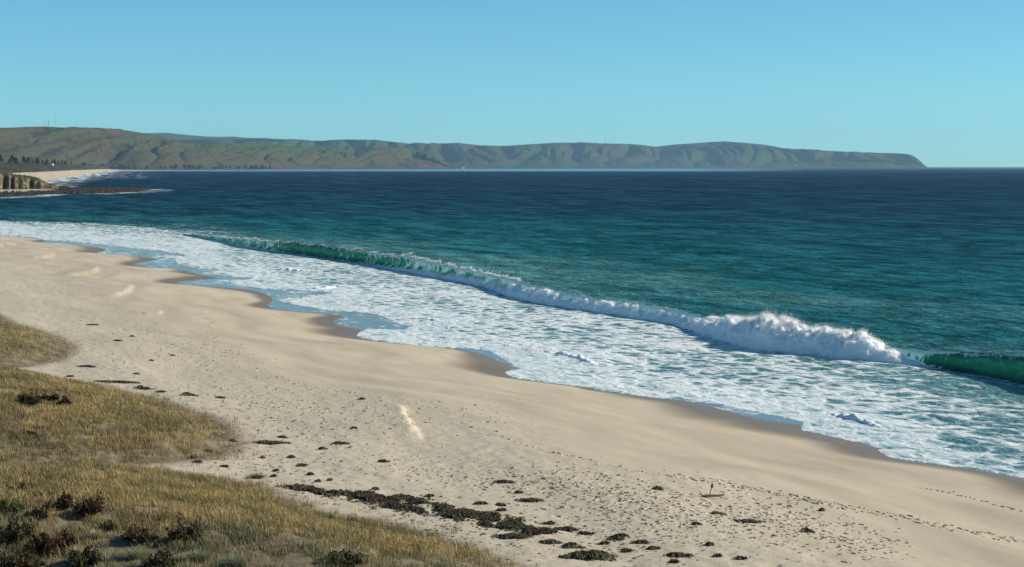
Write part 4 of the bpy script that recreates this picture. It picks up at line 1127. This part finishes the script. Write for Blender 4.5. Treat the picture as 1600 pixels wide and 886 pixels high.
# ------------------------------------------------------------------ seaweed and driftwood
def weed_parts(R_, W_, Ht, seed, n, tones, core=True):
    """tangle of strands lying over a low heap; R_ half length along x, W_ half width along y"""
    r = np.random.default_rng(seed)
    a = r.random(n) * 6.28; k = r.random(n) ** 0.7 * (1 + 0.55 * np.sin(a * 3 + seed) * np.sin(a * 2 + 2 * seed))
    cx = np.cos(a) * k * R_; cy = np.sin(a) * k * W_
    lump = np.clip(1 - k ** 2, 0, 1) * (0.55 + 0.6 * np.clip(noise2(cx * 3.0 + seed, cy * 3.0, 5) + .5, 0, 1))
    cz = Ht * lump + 0.01
    ln = r.uniform(.06, .20, n) * min(1.0, 0.4 + R_); th = r.normal(0, .6, n) + np.where(r.random(n) < .3, 1.4, 0); wd_ = r.uniform(.012, .035, n)
    dx = np.cos(th) * ln; dy = np.sin(th) * ln
    nx_ = -np.sin(th) * wd_; ny_ = np.cos(th) * wd_
    up = r.uniform(0, .06, n) + 0.02
    V = np.stack([np.column_stack([cx - dx - nx_, cy - dy - ny_, cz * .75]), np.column_stack([cx - dx + nx_, cy - dy + ny_, cz * .75 + .02]),
                  np.column_stack([cx + nx_, cy + ny_, cz + up + .02]), np.column_stack([cx - nx_, cy - ny_, cz + up]),
                  np.column_stack([cx + dx + nx_, cy + dy + ny_, cz * .75 + .01]), np.column_stack([cx + dx - nx_, cy + dy - ny_, cz * .75])], 1).reshape(-1, 3)
    i = np.arange(n)[:, None] * 6
    q = np.vstack([i + [[0, 1, 2, 3]], i + [[3, 2, 4, 5]]])
    t = np.array(tones); c = t[r.integers(0, len(t), n)] * r.uniform(.6, 1.4, (n, 1))
    return V, q, np.repeat(c, 6, 0)

WEED = [(0.032, 0.025, 0.015), (0.060, 0.044, 0.025), (0.13, 0.088, 0.048), (0.052, 0.046, 0.026)]
GWEED = [(0.050, 0.052, 0.020), (0.085, 0.082, 0.030), (0.040, 0.035, 0.018), (0.13, 0.10, 0.045)]
def weed(px, py, wpx_, label, group=None, tones=WEED, hfac=0.03, deep=0.5, name='seaweed_clump', seed=None):
    p = beach_at(px, py)[0]; sc_ = p[1] / F
    R_ = wpx_ * sc_ * .5; sd_ = seed or int(px * 7 + py)
    V, q, c = weed_parts(R_, max(R_ * deep, .12), max(R_ * hfac * 1.2, .03), sd_, int(np.clip(40 + 330 * R_ * R_ * 1.6, 40, 700)), tones)
    V[:, 2] += look(V[:, 0] + p[0], V[:, 1] + p[1]) - p[2]
    o = mesh_np(name, V, [q], M['weed'], colors=c, smooth_=False); o.location = p
    tag(o, label, 'seaweed', group)

# the long bank of wrack at the dune foot
def wrack_bank():
    path = ground_pts(*np.array([(437, 757), (470, 761), (520, 768), (570, 774), (620, 782), (665, 793), (720, 802), (765, 812), (800, 822), (835, 834)], float).T)
    wds = np.array([.12, .3, .7, 1.1, 1.4, 1.2, 1.1, 1.3, 1.1, .4])
    P = catmull(path, 8); P, s, _ = resample(P, .02, [])
    ww = np.interp(np.linspace(0, 1, len(P)), np.linspace(0, 1, len(wds)), wds)
    r = np.random.default_rng(77); n = 8000
    i = r.integers(0, len(P), n); off = r.normal(0, .45, n) * ww[i]
    T = np.gradient(P, axis=0); T /= np.linalg.norm(T, axis=1)[:, None]; N = np.column_stack([-T[:, 1], T[:, 0]])
    b = P[i] + N[i] * off[:, None] + r.normal(0, .1, (n, 2))
    k = np.clip(1 - (off / (ww[i] + .05)) ** 2, 0, 1)
    patch = np.clip(fbm2(b[:, 0] / .9, b[:, 1] / 1.6, 3, 78) * 2.8 + .6, 0, 1)
    m = r.random(n) < .05 + .95 * patch ** 1.5
    b, k, patch = b[m], k[m], patch[m]; n = len(b)
    hz_ = .12 * k * patch * (0.6 + .8 * np.clip(noise2(b[:, 0] * 1.3, b[:, 1] * 1.3, 79) + .4, 0, 1))
    z = look(b[:, 0].copy(), b[:, 1].copy()) + hz_
    th = r.random(n) * 6.28; ln = r.uniform(.07, .2, n); wd_ = r.uniform(.02, .05, n)
    d = np.column_stack([np.cos(th) * ln, np.sin(th) * ln]); nn = np.column_stack([-np.sin(th) * wd_, np.cos(th) * wd_])
    def at(xy, zz): return np.column_stack([xy, zz])
    V = np.stack([at(b - d - nn, z - .06), at(b - d + nn, z - .05), at(b + nn, z + .05), at(b - nn, z + .03), at(b + d + nn, z - .05), at(b + d - nn, z - .07)], 1).reshape(-1, 3)
    ii = np.arange(n)[:, None] * 6
    q = np.vstack([ii + [[0, 1, 2, 3]], ii + [[3, 2, 4, 5]]])
    gq = (fbm2(b[:, 0] / 1.5, b[:, 1] / 2, 2, 80) > .08)[:, None]
    W = np.array(WEED); G = np.array(GWEED)
    c = np.where(gq, G[r.integers(0, 4, n)], W[r.integers(0, 4, n)]) * r.uniform(.6, 1.4, (n, 1))
    c0 = np.array([*P[len(P) // 2], 0]); c0[2] = float(look(c0[:1].copy(), c0[1:2].copy())[0])
    o = mesh_np('seaweed_bank', V - c0, [q], M['weed'], colors=np.repeat(c, 6, 0), smooth_=False); o.location = c0
    tag(o, 'long dark bank of dried seaweed along the foot of the grass', 'seaweed')
wrack_bank()

BIG = [(419, 693, 48, 'flat spread of black seaweed right of the upper grass tip', WEED, .05, .45), (530, 694, 26, 'dark seaweed clump with a tail, in mid beach left of the pale scarp', WEED, .12, .35),
       (787, 754, 32, 'thin dark seaweed streak on mid beach above the trampled patch', WEED, .06, .3), (830, 783, 38, 'low oval seaweed mat on sand above the right end of the bank', WEED, .08, .4),
       (969, 842, 32, 'round olive seaweed mound standing on the open sand', GWEED, .32, .6), (890, 829, 34, 'dark seaweed heap left of the round olive mound', WEED, .18, .5),
       (925, 872, 78, 'large green mound of seaweed at the bottom near the grass', GWEED, .22, .6), (893, 855, 30, 'green seaweed clump behind the large green mound', GWEED, .25, .6),
       (850, 832, 42, 'brown seaweed heap just right of the long bank', WEED, .22, .6), (804, 840, 50, 'wide dark seaweed heap below the right end of the bank', WEED, .16, .5),
       (860, 849, 28, 'small green brown heap at the tip of the grass', GWEED, .22, .5), (1058, 869, 40, 'scattered flat seaweed at the bottom, right of the green mound', WEED, .06, .5),
       (1171, 816, 36, 'loose dark seaweed spread in the trampled sand at the right', WEED, .05, .5), (1259, 831, 16, 'compact black lump alone on the sand at the right', WEED, .45, .6),
       (185, 598, 62, 'long thin line of black seaweed along the grass edge at the left', WEED, .03, .25), (222, 608, 26, 'brown tuft of seaweed against the grass edge at the left', [(.10, .07, .03), (.06, .04, .02)], .25, .5),
       (294, 618, 24, 'dark humped seaweed clump beyond the upper grass tip', WEED, .22, .5), (136, 573, 24, 'flat dark seaweed right of the gap between the two grass patches', WEED, .06, .4),
       (1027, 765, 16, 'pointed little seaweed tuft alone on mid beach', WEED, .3, .5), (1003, 849, 26, 'dark seaweed heap right of the round olive mound', WEED, .14, .4)]
for px, py, w_, lab, tn, hf_, dp_ in BIG: weed(px, py, w_, lab, None, tn, hf_, dp_)
SMALL_L = [(503, 702, 13), (455, 715, 15), (411, 716, 9), (472, 728, 18), (432, 736, 9), (486, 742, 11), (428, 745, 9), (497, 753, 10), (516, 751, 7), (443, 684, 15), (311, 723, 18), (343, 622, 18), (327, 706, 14), (365, 690, 12), (300, 716, 14), (352, 730, 14), (253, 613, 20), (110, 589, 15), (214, 585, 11), (147, 508, 20), (237, 564, 8), (206, 526, 8), (184, 533, 16), (270, 556, 9)]
SMALL_R = [(587, 765, 9), (671, 776, 10), (750, 788, 19), (782, 790, 14), (811, 771, 14), (861, 819, 17), (914, 835, 22), (1053, 879, 14), (1122, 870, 12), (1159, 874, 17), (1121, 804, 20), (1088, 820, 13), (598, 722, 16), (565, 624, 9), (553, 670, 9), (1285, 798, 7), (785, 798, 14), (1020, 858, 18), (980, 862, 14), (1108, 852, 10), (945, 850, 14)]
for px, py, w_ in SMALL_L: weed(px, py, w_ * .8, 'small scrap of black seaweed on the sand near the left grass', 'scraps of seaweed by the left grass', name='seaweed_scrap')
for px, py, w_ in SMALL_R: weed(px, py, w_, 'small scrap of dark seaweed on the open sand to the right', 'scraps of seaweed on the open sand', name='seaweed_scrap')

# driftwood log with a stick standing up from it
p = beach_at(1112, 778)[0]
dw = empty('driftwood_log', tuple(p)); tag(dw, 'driftwood log with a thin stick standing up, on mid beach', 'driftwood')
sc_ = p[1] / F
v, f = tube([(-17 * sc_, .25, .10), (-12 * sc_, .1, .06), (0, 0, .09), (12 * sc_, -.05, .10), (20 * sc_, -.1, .16)], [.02, .04, .055, .05, .025], 8); mesh_np('log', v, [f], M['bark'], dw)
v, f = tube([(-3 * sc_, 0, .05), (-2.0 * sc_, 0, .28), (.5 * sc_, 0, .48)], [.028, .022, .018], 6); mesh_np('stick', v, [f], M['bark'], dw)
v, f = tube([(.2 * sc_, 0, .40), (.6 * sc_, 0, .50), (1.2 * sc_, 0, .60)], [.035, .06, .02], 6); mesh_np('stick_end', v, [f], M['stem'], dw)
v, f = tube([(-14 * sc_, .12, .05), (-18 * sc_, .3, .22)], [.03, .012], 6); mesh_np('branch', v, [f], M['bark'], dw)

# ------------------------------------------------------------------ footprints and litter on the sand
def footprints():
    r = np.random.default_rng(55)
    pts = []
    def trail(P, n, spread, pair=4):
        P = np.array(P, float); t = np.linspace(0, 1, n)
        L = np.concatenate([[0], np.cumsum(np.linalg.norm(np.diff(P, axis=0), axis=1))]); L /= L[-1]
        x = np.interp(t, L, P[:, 0]); y = np.interp(t, L, P[:, 1])
        pts.append(np.column_stack([x + r.normal(0, spread * 1.5, n), y + r.normal(0, spread, n)]))
    def field(cx, cy, wx, wy, slope, n):
        a = r.normal(0, 1, n); b = r.normal(0, 1, n)
        pts.append(np.column_stack([cx + a * wx, cy + b * wy + a * wx * slope]))
    trail([(785, 681), (835, 700), (900, 714), (960, 728), (1010, 738), (1060, 744), (1130, 750), (1200, 768), (1300, 790), (1400, 808), (1500, 828), (1620, 850)], 130, 1.2)
    trail([(1050, 744), (1110, 752), (1190, 766), (1290, 784), (1390, 802), (1490, 822), (1600, 842)], 110, 1.4)
    trail([(1130, 755), (1240, 778), (1330, 796)], 40, 2.0)
    trail([(1440, 760), (1480, 766), (1520, 776), (1560, 788), (1620, 802)], 22, .8)
    trail([(318, 478), (322, 500), (330, 522), (345, 545), (370, 565), (420, 585), (480, 602), (560, 618)], 70, 2.5)
    trail([(335, 480), (328, 500), (338, 530), (352, 553)], 40, 2.0)
    trail([(180, 500), (230, 515), (300, 530), (380, 555), (450, 580)], 60, 4)
    trail([(560, 616), (600, 622), (680, 634), (740, 644), (790, 660)], 40, 3)
    trail([(660, 690), (720, 660), (760, 664), (790, 675)], 20, 4)
    field(120, 445, 55, 12, .12, 160); field(100, 425, 40, 6, .0, 60); field(250, 530, 70, 18, .2, 220); field(420, 630, 80, 20, .22, 380); field(560, 650, 70, 16, .15, 220)
    field(900, 760, 80, 14, .12, 420); field(1060, 790, 90, 18, .16, 520); field(1240, 810, 70, 16, .22, 330); field(1310, 840, 60, 14, .25, 150); field(700, 745, 60, 10, .15, 120)
    field(960, 815, 90, 14, .15, 160); field(560, 700, 70, 14, .1, 70); field(230, 560, 50, 16, .1, 110); field(760, 640, 40, 14, .1, 40)
    p = np.vstack(pts)
    p = p[(p[:, 0] > -40) & (p[:, 0] < 1650) & (p[:, 1] < 900)]
    g = beach_at(p[:, 0], p[:, 1], 5)
    ok = (look(g[:, 0], g[:, 1], 1) > 5) & (look(g[:, 0], g[:, 1], 2) < -.4) & ((np.arange(len(g)) < 512) | (r.random(len(g)) < .6))
    g = g[ok]; n = len(g)
    # a trodden hollow: raised rim of pushed-up sand round a dished middle
    K = 8; th = np.arange(K) / K * 2 * math.pi
    ang = r.normal(math.pi / 2 + WAVE_ROT, .5, n); Ls = r.uniform(.06, .14, n); Ws = r.uniform(.035, .07, n); hs = r.uniform(.012, .05, n)
    V = []
    for rad, zz in ((1.55, -.02), (1.0, 1.0), (.55, .05)):
        ex = np.cos(th)[None] * rad * Ls[:, None]; ey = np.sin(th)[None] * rad * Ws[:, None]
        x = g[:, 0:1] + ex * np.cos(ang)[:, None] - ey * np.sin(ang)[:, None]; y = g[:, 1:2] + ex * np.sin(ang)[:, None] + ey * np.cos(ang)[:, None]
        z = look(x.copy(), y.copy()) + (zz * hs[:, None] * (r.uniform(.5, 1.3, (n, K)) if zz == 1.0 else 1)) + (.004 if zz > 0 else -.01)
        V.append(np.stack([x, y, z], -1))
    cz = np.column_stack([g[:, 0], g[:, 1], look(g[:, 0].copy(), g[:, 1].copy()) + .004])[:, None]
    V = np.concatenate(V + [cz], 1); m = 3 * K + 1
    fq = []; ft = []
    for k in range(K):
        k2 = (k + 1) % K
        fq += [[k, k2, K + k2, K + k], [K + k, K + k2, 2 * K + k2, 2 * K + k]]; ft.append([2 * K + k, 2 * K + k2, 3 * K])
    i = np.arange(n)[:, None, None] * m
    wet_ = np.zeros(n * m)
    o = mesh_np('footprints', V.reshape(-1, 3), [(i + np.array(fq)[None]).reshape(-1, 4), (i + np.array(ft)[None]).reshape(-1, 3)], M['sand'], beach,
                attrs=dict(wet=wet_, grass=wet_, tramp=wet_ + .4), smooth_=False)
    o['kind'] = 'stuff'
footprints()

def litter():
    r = np.random.default_rng(66)
    P = []
    def field(cx, cy, wx, wy, slope, n):
        a = r.normal(0, 1, n); b = r.normal(0, 1, n)
        P.append(np.column_stack([cx + a * wx, cy + b * wy + a * wx * slope]))
    field(420, 650, 70, 25, .3, 160); field(450, 730, 50, 14, .2, 120); field(350, 700, 40, 18, .3, 140); field(130, 545, 40, 25, .4, 160); field(900, 770, 110, 22, .15, 260); field(1100, 820, 110, 24, .2, 320)
    field(950, 850, 70, 16, .2, 200); field(650, 740, 90, 22, .2, 90); field(1280, 830, 60, 14, .2, 90); field(80, 450, 50, 18, .1, 60); field(220, 600, 70, 10, .2, 90); field(560, 800, 130, 16, .25, 200); field(700, 830, 80, 14, .25, 160); field(300, 560, 90, 30, .2, 90)
    p = np.vstack(P); p = p[(p[:, 1] < 900) & (p[:, 0] > -30) & (p[:, 0] < 1640)]
    g = beach_at(p[:, 0], p[:, 1], 5)
    ok = (look(g[:, 0], g[:, 1], 1) > 8) & (look(g[:, 0], g[:, 1], 2) < .8); g = g[ok]; n = len(g)
    a = r.normal(0, .5, n); L = r.uniform(.03, .13, n) * r.uniform(.6, 1.3, n); W = r.uniform(.012, .04, n); hz_ = r.uniform(.015, .05, n)
    d = np.column_stack([np.cos(a) * L, np.sin(a) * L, np.zeros(n)]); w_ = np.column_stack([-np.sin(a) * W, np.cos(a) * W, np.zeros(n)])
    up = np.column_stack([np.zeros(n), np.zeros(n), hz_])
    V = np.stack([g - d, g - w_ + up * .4, g + d + up * .3, g + w_ + up * .5, g + up], 1).reshape(-1, 3)
    i = np.arange(n)[:, None, None] * 5
    t = i + np.array([[0, 1, 4], [1, 2, 4], [2, 3, 4], [3, 0, 4]])[None]
    tones = np.array([(.03, .022, .014), (.05, .035, .02), (.09, .06, .035), (.02, .018, .012), (.62, .58, .50)])
    c = tones[r.choice(5, n, p=[.3, .3, .18, .17, .05])]
    o = mesh_np('beach_litter', V, [t.reshape(-1, 3)], M['speck'], colors=np.repeat(c, 5, 0), smooth_=False)
    tag(o, 'scattered specks of dry weed and shell on the sand', 'beach litter', kind='stuff')
litter()

# ------------------------------------------------------------------ haze
def haze():
    v, f = box(-14000, 16000, -300, 26500, -6, 520)
    t = NT('air_haze')
    pv = t.n('VolumePrincipled'); pv.inputs['Color'].default_value = (0.48, 0.77, 1.0, 1); pv.inputs['Density'].default_value = 2.1e-5; pv.inputs['Anisotropy'].default_value = 0.2
    t.l(pv.outputs[0], t.out.inputs['Volume'])
    o = mesh_np('haze', v, [f], t.m, smooth_=False); o['kind'] = 'stuff'
haze()
